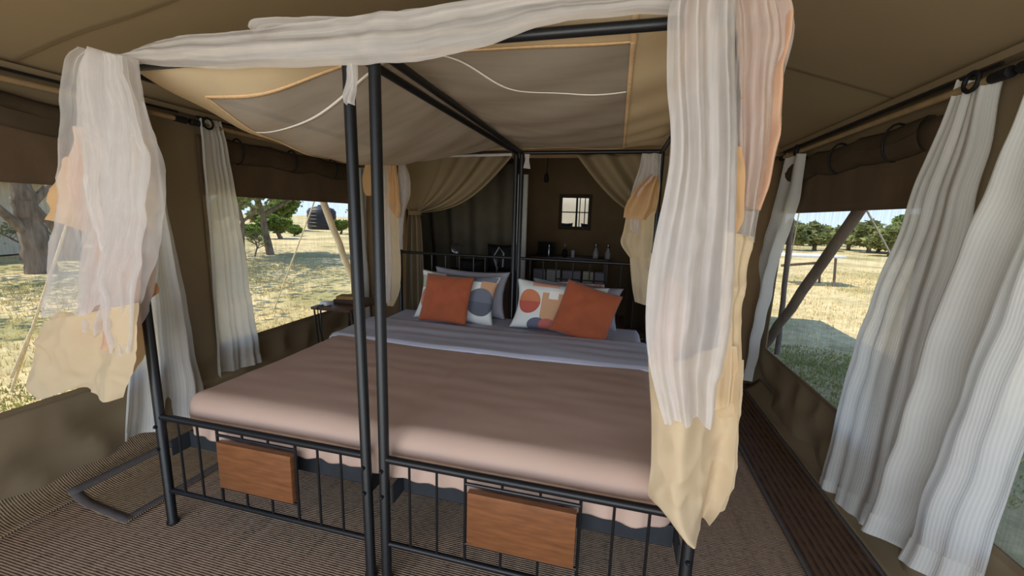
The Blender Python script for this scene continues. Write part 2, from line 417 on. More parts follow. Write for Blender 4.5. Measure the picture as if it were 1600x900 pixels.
hs = [hs[0]] + hs[1:] + [hs[-1] + (hs[-1] - hs[-2]) * 1.5]
seam_strip([tuple(h) for h in hs], .014, 'trim_2', 'canvas_low')
seam_strip([(XM, 2.6, 0), (0, 2.6, 0), (XR, 2.6, 0)], .014, 'trim_3', 'canvas_low')
for k, (x, sx) in enumerate(((XL, -1), (XR, 1))):
    w = MB().box((min(x - sx * .07, x - sx * .02), YF, 2.05 + .055), (max(x - sx * .07, x - sx * .02), YP, 2.05 + .085)).build('trim_%d' % (4 + k), 'canvas')
    struct(w)

# back wall with a small window, and the back room walls
wx0, wx1, wz0, wz1 = -.86, -.45, 1.385, 1.835
def bw(u, v):
    x = XL + (XR - XL) * u; z = 2.95 * v
    return (x, YB + .02 * NZ(x * 2, z * 3) + .012 * math.sin(z * 14 + 2 * NZ(x, z)), z)
bwall = struct(grid('wall_back', bw, 160, 100, 'canvas_in', mask=lambda u, v: not (wx0 < XL + (XR - XL) * u < wx1 and wz0 < 2.95 * v < wz1), thick=.004))
w5 = MB()
e = .05
for b_ in (((wx0 - e, wz0 - e), (wx1 + e, wz0)), ((wx0 - e, wz1), (wx1 + e, wz1 + e)), ((wx0 - e, wz0), (wx0, wz1)), ((wx1, wz0), (wx1 + e, wz1))):
    w5.box((b_[0][0], YB - .03, b_[0][1]), (b_[1][0], YB - .005, b_[1][1]))
w5 = struct(w5.build('window_5', 'dark_canvas'))
for xx in (wx0 + .215, wx0 + .27, wx0 + .35): MB().box((xx, YB - .022, wz0), (xx + (.03 if xx < wx0 + .25 else .014), YB - .012, wz1)).build('bar', 'hide_black', w5)
MB().box((wx0, YB - .023, wz0 + .215), (wx1, YB - .013, wz0 + .232)).build('bar', 'hide_black', w5)

# canvas gable closing the main room above the tied-back partition (front of the back room)
def gable(u, v):
    x = XL + (XR - XL) * u; top = RH - abs(x - XM) * ((RH - EV) / ((XM - XL) if x < XM else (XR - XM))) - .01
    bot = 2.08
    return (x, YP + .02 + .01 * NZ(x * 3, v * 2), bot + (top - bot) * v)
struct(grid('wall_partition', gable, 60, 10, 'canvas_in', thick=.004))
# side returns of the partition beside the opening
def ret(x0, x1):
    return lambda u, v: (x0 + (x1 - x0) * u, YP + .05 + .02 * math.sin(u * 14 + 1.2 * math.sin(3 * v)), 2.1 * v)
struct(grid('wall_partition', ret(XL, -2.25), 24, 12, 'canvas_in', thick=.004))
struct(grid('wall_partition', ret(.55, XR), 24, 12, 'canvas_in', thick=.004))

# tied-back partition panels
def panel(name, label, xi, xt, zt, xo, w_low):
    t = thing(name, label, 'canvas curtain', ((xt), YP - .06, 0))
    o = Vector((xt, YP - .06, 0))
    def up(u, v):   # v: from the header down to the tie; u: from the inner edge (0) to the wall side (1)
        a = Vector((xi + (xo - xi) * u, YP, 2.10))
        b = Vector((xt + (u - .5) * .12 * (1 if xo > xi else -1), YP - .05, zt))
        k = v ** (1.0 + .0 * u)
        p = a.lerp(b, k)
        dirn = 1 if xt > xi else -1
        belly = (1 - u) * math.sin(math.pi * k)
        p.x -= dirn * .02 * belly; p.z -= .16 * belly * (1 - u)
        p.y -= .12 * (.5 + .5 * math.cos(2 * math.pi * 6.5 * u)) * max(0, 1 - u / .46) ** .6 * (1 - .35 * k) + .02 * (1 - u) * math.sin(22 * u)
        return p - o
    grid('upper_panel', up, 90, 40, 'canvas', t, thick=.004)
    def lo(u, v):
        wd = .12 + (w_low - .12) * v ** .5
        return Vector((xt + (u - .5) * wd, YP - .06 - .03 * math.sin(2 * math.pi * 3 * u + 1.5), zt * (1 - v) + .03 * v)) - o
    grid('lower_panel', lo, 50, 20, 'canvas', t, thick=.004)
    grid('tie_band', lambda u, v: Vector((xt + .075 * math.cos(2 * math.pi * u), YP - .06 + .05 * math.sin(2 * math.pi * u), zt - .025 + .05 * v)) - o, 24, 3, 'canvas_low', t, thick=.004)
    return t
panel('partition_drape', 'tan canvas drape swept back left of the headboard', -1.0, -2.08, 1.52, -2.75, .27)
panel('partition_drape', 'tan canvas drape swept back behind the right bedpost', -.42, .62, 1.45, 1.3, .27)

# ------------------------------------------------------------------ outside
def gz(x, y):
    d = math.hypot(x, y)
    return .05 * NZ(x * .3, y * .3) * min(1, max(0, d - 4) / 4) + .014 * NZ(x * 1.7, y * 1.7, 3)
MT['ground'] = mat('dry_grass_ground', (206, 188, 138), .95, var=.16, scale=3.0, bump=.5, bscale=6)
n, N, L = nodes(MT['ground'])
tc = N.new('ShaderNodeTexCoord'); t1 = N.new('ShaderNodeTexNoise'); t1.inputs['Scale'].default_value = .35; t1.inputs['Detail'].default_value = 8; t1.inputs['Roughness'].default_value = .65
L.new(tc.outputs['Object'], t1.inputs[0])
rp = N.new('ShaderNodeValToRGB'); rp.color_ramp.elements[0].position = .40; rp.color_ramp.elements[0].color = (*lin((160, 150, 98)), 1)
rp.color_ramp.elements[1].position = .56; rp.color_ramp.elements[1].color = (*lin((214, 192, 142)), 1)
L.new(t1.outputs[0], rp.inputs[0])
t2 = N.new('ShaderNodeTexNoise'); t2.inputs['Scale'].default_value = 7; t2.inputs['Detail'].default_value = 8; t2.inputs['Roughness'].default_value = .8
L.new(tc.outputs['Object'], t2.inputs[0])
mr = N.new('ShaderNodeMapRange'); mr.inputs[1].default_value = .35; mr.inputs[2].default_value = .65; mr.inputs[3].default_value = .62; mr.inputs[4].default_value = 1.12
L.new(t2.outputs[0], mr.inputs[0])
vm = N.new('ShaderNodeVectorMath'); vm.operation = 'SCALE'; L.new(rp.outputs[0], vm.inputs[0]); L.new(mr.outputs[0], vm.inputs['Scale'])
L.new(vm.outputs[0], N['Principled BSDF'].inputs['Base Color'])
def warp(u): return math.copysign(abs(2 * u - 1) ** 2.2, u - .5) * 130
struct(grid('ground', lambda u, v: (warp(u), warp(v), gz(warp(u), warp(v)) - .035), 260, 260, 'ground'))

def tufts(name, cells, label, mtn):
    b = MB(); r = random.Random(3)
    for (cx, cy, rad, cnt, hh) in cells:
        for k in range(cnt):
            a = r.random() * 6.283; q = rad * math.sqrt(r.random()); x = cx + q * math.cos(a); y = cy + q * math.sin(a)
            if XL - .15 < x < XR + .15 and y > -1: continue
            z = gz(x, y) - .04; h = hh * (.4 + r.random()); th = r.random() * 6.283; w = .003 + .003 * r.random() + .0005 * math.hypot(x, y)
            dx, dy = math.cos(th) * w, math.sin(th) * w; lx, ly = (r.random() - .5) * h, (r.random() - .5) * h
            b.add([(x - dx, y - dy, z), (x + dx, y + dy, z), (x + lx, y + ly, z + h)], [(0, 1, 2)])
    o = b.build(name, mtn, smooth=False); o['kind'] = 'stuff'; o['label'] = label; o['category'] = 'grass'
    return o
MT['straw'] = mat('straw', (208, 186, 124), .9, var=.2, scale=2, trans=.3)
MT['straw_g'] = mat('green_straw', (150, 156, 88), .9, var=.2, scale=2, trans=.3)
cells = [(-6 - 6 * rnd.random(), 1 + 9 * rnd.random(), 1.6, 420, .06) for _ in range(26)] + [(-4.4, .5 + .5 * k, .9, 420, .035) for k in range(10)]
cells += [(2.2 + 10 * rnd.random(), 3 + 13 * rnd.random(), 1.7, 420, .06) for _ in range(20)]
tufts('dry_grass', cells, 'dry straw coloured grass covering the clearing', 'straw')
tufts('green_grass', [(-4.6 + .6 * rnd.random(), .8 + 2.5 * rnd.random(), .5, 300, .035) for _ in range(9)] + [(1.9 + .6 * rnd.random(), 3.0 + 3 * rnd.random(), .5, 400, .035) for _ in range(12)],
      'short green grass growing beside the tent walls', 'straw_g')

def make_tree(seed, h, trunk_r, spread, leaf, nleaf, lean=(0, 0), forks=1, droop=0., low=.35, ls=.09):
    """trunk and boughs as one mesh, leaves as one mesh; returned as mesh data"""
    r = random.Random(seed); b = MB(); tips = []
    def limb(p, d, ln, rad, lev):
        pts = [p]; q = p.copy(); dd = d.normalized(); k = 4 if lev < 2 else 3
        for i in range(k):
            dd = (dd + Vector((r.uniform(-.25, .25), r.uniform(-.25, .25), r.uniform(-.08, .14)))).normalized(); q = q + dd * ln / k; pts.append(q.copy())
        b.tube(pts, [rad * (1 - .45 * i / k) for i in range(k + 1)], 8 if lev == 0 else 5, cap=False)
        if lev >= 3: tips.append((q, ln)); return
        if lev >= 2: tips.append((pts[2], ln))
        for j in range(3 if lev else 3 + forks):
            a = r.uniform(0, 6.283) ; t = r.choice(pts[2:]) if lev else pts[-1 - (j % 2)]
            nd = Vector((math.cos(a) * spread, math.sin(a) * spread, r.uniform(.25, .9))).normalized()
            limb(t, (dd * .35 + nd), ln * r.uniform(.55, .75), rad * r.uniform(.42, .6), lev + 1)
    limb(Vector((0, 0, -.1)), Vector((lean[0], lean[1], 1)), h * low, trunk_r, 0)
    f = MB()
    for _ in range(nleaf):
        p, ln = r.choice(tips); rad = ln * .75
        c = p + Vector((r.gauss(0, rad * .5), r.gauss(0, rad * .5), r.gauss(0, rad * .35)))
        a = Vector((r.uniform(-1, 1), r.uniform(-1, 1), r.uniform(-.6, .6))).normalized(); e_ = a.cross(Vector((r.uniform(-1, 1), r.uniform(-1, 1), r.uniform(-1, 1)))).normalized()
        s_ = ls * r.uniform(.5, 1.3)
        f.add([c - a * s_, c + e_ * s_ * .5, c + a * s_, c - e_ * s_ * .5], [(0, 1, 2, 3)])
    return b.mesh('boughs'), f.mesh('leaves'), leaf

def plant(proto, name, loc, label, cat, s=1, rz=0, group=None):
    t = thing(name, label, cat, loc, rz, group); t.scale = (s, s, s)
    for nm, me, mtn in (('trunk', proto[0], 'bark'), ('foliage', proto[1], proto[2])):
        o = obj(nm, me, mtn, t, smooth=nm == 'trunk')
        if nm == 'foliage': o['kind'] = 'stuff'
    return t
P_big = make_tree(11, 9, .33, 1.1, 'leaf_a', 5200, lean=(.10, -.55), forks=1, low=.42, ls=.13)
P_big2 = make_tree(14, 9, .30, 1.0, 'leaf_a', 4200, lean=(.25, .30), forks=1, low=.42, ls=.13)
P_mid = make_tree(21, 5.5, .14, 1.0, 'leaf_b', 5200, low=.36, ls=.09)
P_thin = make_tree(27, 5, .09, .8, 'leaf_b', 2600, low=.34, ls=.08)
P_bush = make_tree(31, 3.2, .08, 1.2, 'leaf_a', 14000, low=.12, ls=.12, forks=3)
P_bush2 = make_tree(33, 3.4, .07, 1.3, 'leaf_b', 14000, low=.12, ls=.12, forks=3)
P_bare = make_tree(37, 2.6, .035, 1.3, 'leaf_b', 260, low=.2, ls=.05, forks=3)
P_far = make_tree(41, 7, .16, 1.3, 'leaf_a', 16000, low=.22, ls=.20, forks=2)
P_far2 = make_tree(45, 6, .13, 1.5, 'leaf_b', 16000, low=.18, ls=.18, forks=2)

def G(px, py):
    p = at(px, py, 2, 0); return (p.x, p.y, gz(p.x, p.y) - .03)
def big_trunk(label, pix, xs, rr, seed, boughs):
    base = at(*pix[0], 2, 0); o = Vector((base.x, base.y, -.05))
    t = thing('tree', label, 'tree', o)
    mb = MB(); r = random.Random(seed)
    P_ = [at(px, py, 0, base.x + dx) - o for (px, py), dx in zip(pix, xs)]
    top = P_[-1] + (P_[-1] - P_[-2]).normalized() * 2.2; P_.append(top)
    n_ = 22; pts = [cr(P_, k / n_) for k in range(n_ + 1)]; pts[0].z = -.1
    mb.tube([p + Vector((r.uniform(-.03, .03), r.uniform(-.03, .03), 0)) for p in pts], [rr * (1.25 - .6 * k / n_ + r.uniform(-.05, .05)) for k in range(n_ + 1)], 14, cap=False)
    f = MB()
    for k, (st, ax_, bz) in enumerate(boughs):
        p = pts[int(st * n_)]; q = p + Vector(ax_); w_ = (p + q) / 2 + Vector((0, 0, bz))
        mb.tube([cr([p, w_, q], i / 8) for i in range(9)], [rr * .5 * (1 - .7 * i / 8) for i in range(9)], 8, cap=False)
    for _ in range(3600):
        c = top + Vector((r.gauss(0, 2.2), r.gauss(0, 2.2), r.gauss(.6, .9))); a = Vector((r.uniform(-1, 1), r.uniform(-1, 1), r.uniform(-.5, .5))).normalized(); e_ = a.cross(Vector((0, .3, 1))).normalized(); s_ = .10
        f.add([c - a * s_, c + e_ * s_ * .5, c + a * s_, c - e_ * s_ * .5], [(0, 1, 2, 3)])
    mb.build('trunk', 'bark', t); fo = f.build('foliage', 'leaf_a', t, False); fo['kind'] = 'stuff'
    return t
big_trunk('thick grey tree trunk leaning left outside the first left window', [(62, 424), (54, 370), (42, 325), (28, 284)], (0, 0, 0, 0), .21, 5, [(.25, (.4, -1.6, 1.5), .2), (.5, (0, 1.6, 1.6), .1)])
big_trunk('thick dark tree trunk just behind the leaning grey trunk', [(106, 404), (99, 365), (94, 325), (98, 284)], (0, 0, 0, 0), .20, 8, [(.2, (.2, -1.2, 1.9), .1), (.35, (.2, 1.7, 1.4), .2)])
plant(P_mid, 'tree', G(423, 397), 'upright grey tree in the clearing, left of the white guy rope', 'tree', 1.0, .4)
plant(P_thin, 'tree', G(381, 405), 'slender dark tree beside the second left curtain', 'tree', 1, 2)
plant(P_bare, 'shrub', G(398, 400), 'bare twiggy shrub between the two trees in the clearing', 'shrub', .9, 1)
plant(P_bare, 'shrub', G(30, 405), 'bare twiggy shrub left of the thick leaning trunk', 'shrub', 1.1, 2.2)
plant(P_bush, 'bush', (G(440, 372)[0], G(440, 372)[1], 0), 'rounded green bush behind the upright grey tree', 'bush', 1.7)
plant(P_bush, 'bush', (-19.5, 26, 0), 'green bush right of the leaning white pole', 'bush', 1.3, 2)
plant(P_bush, 'bush', (-21, 11.5, 0), 'green bush between the thick trunks and the pale tent', 'bush', 1.6, 4)
ring = []
for k in range(44):
    a = math.radians(112 + k * 1.45 + rnd.uniform(-.6, .6)); d = rnd.uniform(21, 42)
    ring.append((math.cos(a) * d, math.sin(a) * d))
for k, (x, y) in enumerate(ring):
    if abs(math.atan2(y, x) - math.atan2(31.5, -25.5)) < .05 and math.hypot(x, y) < 45: continue
    plant((P_far, P_far2, P_bush)[k % 3], 'tree', (x, y, -.1), 'leafy tree in the distant woodland beyond the left windows', 'tree', rnd.uniform(.75, 1.05) * (1.3 if k % 3 == 2 else 1), rnd.uniform(0, 6), 'woodland trees beyond the left windows')
ring = []
for k in range(30):
    a = math.radians(52 + k * 1.15 + rnd.uniform(-.5, .5)); d = rnd.uniform(30, 42)
    ring.append((math.cos(a) * d, math.sin(a) * d))
for k, (x, y) in enumerate(ring):
    plant(P_bush2 if k % 3 else P_bush, 'tree', (x, y, -.1), 'bushy tree on the far edge of the plain beyond the right windows', 'tree', rnd.uniform(1.6, 2.3), rnd.uniform(0, 6), 'bushy trees beyond the right windows')
plant(P_far, 'tree', G(1405, 392), 'nearest leafy tree beyond the right window, right of the leaning pole', 'tree', .8, 1)

# black water tank
tk = thing('water_tank', 'black plastic water tank standing among the far trees', 'tank', (-25.5, 31.5, 0))
MB().lathe([(1.15, 0), (1.18, .1), (1.18, 1.55), (1.0, 1.8), (.3, 2.0), (.28, 2.1)], n=28).build('barrel', 'tank', tk)
b = MB()
for k in range(5): b.lathe([(1.185, .2 + .3 * k), (1.22, .25 + .3 * k), (1.185, .3 + .3 * k)], n=28)
b.build('ribs', 'tank', tk)
# neighbouring tent, far left
nt = thing('safari_tent', 'pale neighbouring tent with orange roof seen behind the thick trunks', 'tent', (-19.5, 7.6, 0), .3)
MB().add([(-2.2, -2, 0), (2.2, -2, 0), (2.2, 2, 0), (-2.2, 2, 0), (-2, -1.8, 2.3), (2, -1.8, 2.3), (2, 1.8, 2.3), (-2, 1.8, 2.3)], [(0, 1, 5, 4), (1, 2, 6, 5), (2, 3, 7, 6), (3, 0, 4, 7), (4, 5, 6, 7)]).build('walls', 'tent_pale', nt, False)
MB().add([(-2.7, -2.5, 2.2), (2.7, -2.5, 2.2), (2.7, 2.5, 2.2), (-2.7, 2.5, 2.2), (-2.7, 0, 3.5), (2.7, 0, 3.5)], [(0, 1, 5, 4), (2, 3, 4, 5), (0, 4, 3), (1, 2, 5), (0, 3, 2, 1)]).build('roof', 'thatch', nt, False)
# tent's own poles and guy ropes
def rod(name, a, c, r, mtn, label, cat, bend=0):
    a, c = Vector(a), Vector(c); mid = (a + c) / 2
    t = MB().tube([a + (c - a) * k / 8 + Vector((.015 * math.sin(3 * k), .01 * math.cos(2 * k), 0)) * bend for k in range(9)], r, 10).build(name, mtn)
    return tag(t, label, cat)
a_ = at(505, 315, 0, -3.55); c_ = at(552, 440, 0, -3.75); dd = c_ - a_
rod('tent_pole', a_ - dd * .10, a_ + dd * (a_.z / -dd.z), .042, 'white_wood', 'pale wooden pole leaning outside the second left window', 'pole', .6)
a_ = at(1345, 325, 0, 1.85); c_ = at(1212, 515, 0, 1.75); dd = c_ - a_
rod('tent_pole', a_ - dd * .08, a_ + dd * (a_.z / -dd.z), .045, 'grey_wood', 'weathered grey pole leaning outside the right window', 'pole', .6)
a_ = at(1237, 345, 0, 2.0); c_ = at(1221, 490, 0, 1.95); dd = c_ - a_
rod('tent_pole', a_ - dd * .02, a_ + dd * (a_.z / -dd.z), .028, 'grey_wood', 'thin dark upright post beside the curtain at the right window', 'post', .3)
def rope(a, c, label, r=.007):
    return rod('guy_rope', a, c, r, 'rope', label, 'rope')
a_ = at(490, 318, 0, -3.9); c_ = at(440, 452, 0, -4.6); dd = c_ - a_
rope(a_ - dd * .3, a_ + dd * (a_.z / -dd.z), 'white guy rope slanting past the second left window', .009)
a_ = at(105, 350, 0, -3.9); c_ = at(50, 515, 0, -4.35); dd = c_ - a_
gr = rope(a_ - dd * .35, a_ + dd * (a_.z / -dd.z), 'pale guy rope pegged down outside the first left window', .009)
kn = at(50, 515, 0, -4.35); rope(kn, at(18, 590, 0, -4.55), 'doubled lower end of the guy rope at its ground peg', .012)
a_ = at(1355, 330, 0, 2.1); c_ = at(1385, 385, 0, 2.3); dd = c_ - a_
rope(a_ - dd * .3, a_ + dd * (a_.z / -dd.z), 'white guy rope slanting outside the right window', .008)
a_ = at(1248, 335, 0, 2.3); c_ = at(1236, 400, 0, 2.4); dd = c_ - a_
rope(a_ - dd * .3, a_ + dd * (a_.z / -dd.z), 'white guy rope close beside the thin dark post', .007)
# table on the plain
tb = thing('outdoor_table', 'white topped table with dark legs out on the dry plain', 'table', (5.0, 12.6, 0), .15)
MB().box((-.75, -.4, .70), (.75, .4, .75), .01).build('table_top', 'white_paint', tb)
for sx in (-.62, .62):
    for sy in (-.3, .3): MB().tube([(sx, sy, -.05), (sx * .9, sy, .7)], .03, 8).build('leg', 'grey_wood', tb)
MB().tube([(-.6, 0, .42), (.5, 0, .55)], .035, 8).build('brace', 'grey_wood', tb)

ss = thing('shower_screen', 'pale yellow canvas screen outside the small back window', 'screen', (-.6, 8.4, 0))
grid('cloth', lambda u, v: (-1.5 + 3 * u, .04 * math.sin(9 * u), .05 + 2.3 * v), 30, 4, 'tent_pale', ss, thick=.005)
for x_ in (-1.5, 1.5): MB().tube([(x_, 0, -.05), (x_, 0, 2.45)], .03, 8).build('post', 'grey_wood', ss)
for x_, lb_t in ((-.83, 'dark bundle outside the back window, left of the bars'), (-.48, 'dark bundle outside the back window, right of the bars')):
    o = obj('bundle', cushion_mesh(.22, .26, .14, x_ * 5, pinch=.1), 'hide_black'); o.location = (x_, 7.0, 1.18); tag(o, lb_t, 'bundle')
sh_ = MB().box((-1.05, 6.88, 1.13), (-.25, 7.12, 1.175)).build('shelf_board', 'grey_wood'); tag(sh_, 'weathered shelf board outside the back window', 'shelf')
for x_ in (-1.0, -.3): MB().box((x_ - .02, 6.98, -.04), (x_ + .02, 7.02, 1.13)).build('post', 'grey_wood', sh_)

# ------------------------------------------------------------------ curtain poles and curtains
def pole(name, x, y0, y1, z0, z1, label):
    t = thing(name, label, 'curtain pole', (x, y0, z0))
    MB().tube([(0, 0, 0), (0, y1 - y0, z1 - z0)], .015, 12).build('rod', 'pole_wood', t)
    for y in (0, y1 - y0):
        s_ = 1 if y else -1
        MB().tube([(0, y - s_ * .03, (z1 - z0) * y / (y1 - y0)), (0, y + s_ * .045, (z1 - z0) * y / (y1 - y0)), (0, y + s_ * .05, (z1 - z0) * y / (y1 - y0))], [.019, .021, .012], 12).build('end_cap', 'hide_black', t)
    MB().tube([(-.0, 0.0, .042), (0, y1 - y0, z1 - z0 + .042)], .007, 8).build('black_line', 'hide_black', t)  # thin black line running just above the pole
    return t
pole('curtain_pole', -2.74, -.05, 2.12, 2.055, 2.055, 'tan curtain pole over the first left window')
pole('curtain_pole', -2.74, 2.24, 3.98, 2.055, 2.045, 'tan curtain pole over the second left window')
pole('curtain_pole', 1.28, 1.93, 3.90, 2.045, 2.045, 'tan curtain pole over the right window with black end cap')
pole('curtain_pole', 1.28, -.1, 1.80, 2.045, 2.045, 'tan curtain pole nearest the entrance on the right')

def curtain(label, lst, x, sx, folds=5, amp=.03, ph=0, eyelet=None, bulge=0):
    """lst: rows of left and right edge on the plane of the curtain, from the pole down"""
    Lp, Rp = rows(lst, 0, x)
    o = Vector((x, (Lp[0].y + Rp[0].y) / 2, 0))
    t = thing('curtain', label, 'curtain', o)
    Lp = [p - o for p in Lp]; Rp = [p - o for p in Rp]
    drape('cloth', Lp, Rp, 'curtain', t, folds, amp, ph, bulge, (-sx, 0, 0), 130, 80, .55, wd=.25)
    k = 1 - .085 / max(.4, (Lp[0] - Lp[-1]).length)
    def hem(u, v):   # doubled band at the foot, following the folds of the cloth
        vv = k + (1 - k) * v; q = fold_pt(Lp, Rp, u, vv, folds, amp, ph, bulge, Vector((-sx, 0, 0)), .55, wd=.25); q.x -= sx * .004; return q
    grid('hem', hem, 130, 6, 'curtain', t)
    for i, (ye, ze) in enumerate(eyelet or []):
        mb = MB(); c = Vector((x, ye, ze)) - o; q = 16
        mb.tube([c + Vector((.0, .034 * math.cos(2 * math.pi * k_ / q), .034 * math.sin(2 * math.pi * k_ / q))) + Vector((-sx * .022, 0, 0)) for k_ in range(q + 1)], .008, 6, cap=False)
        mb.build('eyelet', 'hide_black', t)
    return t
# left side
curtain('white ribbed curtain hanging behind the front left bedpost', [(183, 158, 226, 160), (185, 250, 250, 240), (190, 340, 266, 345), (195, 440, 286, 440), (195, 540, 302, 540), (190, 620, 314, 600), (184, 688, 320, 648)], -2.72, -1, folds=3.5, amp=.05, ph=1, bulge=.02)
curtain('white curtain gathered at the near edge of the second left window', [(309, 184, 346, 190), (313, 230, 357, 232), (318, 310, 371, 312), (325, 400, 385, 400), (332, 490, 398, 485), (337, 590, 412, 566)], -2.72, -1, folds=3, amp=.035, ph=2.2, eyelet=[(2.28, 2.06)])
curtain('white curtain at the far end of the second left window by the nightstand', [(543, 262, 574, 262), (548, 380, 579, 380), (557, 520, 586, 510)], -2.72, -1, folds=2.5, amp=.03, ph=.6)
# right side
curtain('narrow white curtain at the far end of the right window', [(1230, 240, 1259, 240), (1216, 300, 1250, 300), (1203, 350, 1236, 350), (1186, 410, 1216, 410), (1173, 470, 1199, 475), (1158, 590, 1172, 596)], 1.28, 1, folds=1.6, amp=.03, ph=2, eyelet=[(3.60, 2.055)])
curtain('long white ribbed curtain between the two right windows', [(1500, 124, 1554, 128), (1480, 175, 1538, 205), (1442, 260, 1513, 300), (1405, 360, 1490, 400), (1362, 470, 1462, 500), (1318, 600, 1438, 620), (1278, 768, 1378, 838)], 1.285, 1, folds=3.4, amp=.034, ph=.4, eyelet=[(2.03, 2.055)])
curtain('wide white ribbed curtain nearest the entrance on the right', [(1630, 120, 1740, 100), (1600, 200, 1720, 180), (1570, 272, 1710, 300), (1530, 362, 1685, 420), (1490, 455, 1650, 540), (1455, 560, 1602, 645), (1415, 700, 1562, 760), (1366, 830, 1500, 935)], 1.26, 1, folds=2.8, amp=.036, ph=1.9, bulge=.01)

# ------------------------------------------------------------------ floor coverings
def mat_rug(name, label, pts, mtn, z=.012, bind=.04, curl=None):
    """pts: corners in order; surface plus binding strip"""
    c = sum((Vector((*p, 0)) for p in pts), Vector()) / 4
    t = thing(name, label, 'mat', (c.x, c.y, 0))
    A, B, C_, D = [Vector((*p, 0)) - c for p in pts]
    def fn(u, v):
        p = A.lerp(B, u).lerp(D.lerp(C_, u), v); p.z = z + .004 * NZ(p.x * 4, p.y * 3) + (curl(u, v) if curl else 0); return p
    grid('weave', fn, 40, 60, mtn, t, thick=.006)
    def edge(a, b_, inn):
        def g(u, v):
            p = a.lerp(b_, u) + inn * (bind * v - .008); uu, vv = 0, 0
            p.z = z + .006; return p
        return g
    for k, (u0, v0, u1, v1) in enumerate(((0, 0, 1, 0), (1, 0, 1, 1), (1, 1, 0, 1), (0, 1, 0, 0))):
        du = Vector((0, 1)) if k == 0 else Vector((-1, 0)) if k == 1 else Vector((0, -1)) if k == 2 else Vector((1, 0))
        ln = [(B - A).length, (C_ - B).length][1 if k % 2 == 0 else 0]
        def g(s, w, u0=u0, v0=v0, u1=u1, v1=v1, du=du, ln=ln):
            p = fn(u0 + (u1 - u0) * s + du.x * bind / ln * w, v0 + (v1 - v0) * s + du.y * bind / ln * w); p.z += .005; return p
        grid('binding', g, 60, 2, 'binding', t, thick=.003)
    return t
mat_rug('floor_mat', 'woven brown bedside mat with grey cloth edge left of bed', [(-2.62, 1.26), (-2.17, 1.22), (-2.12, 3.2), (-2.55, 3.3)], 'rug', curl=lambda u, v: .05 * max(0, 1 - u * 3) ** 2)
mat_rug('floor_runner', 'dark brown ribbed runner along the right tent wall', [(.90, .9), (1.24, .9), (1.24, 4.0), (.90, 4.0)], 'runner', bind=.02)
struct(grid('trim_6', lambda u, v: (XR - .12 + .12 * v, -.4 + 4.4 * u, .016 + .10 * v * v + .015 * NZ(u * 14, v)), 60, 6, 'canvas', thick=.004))

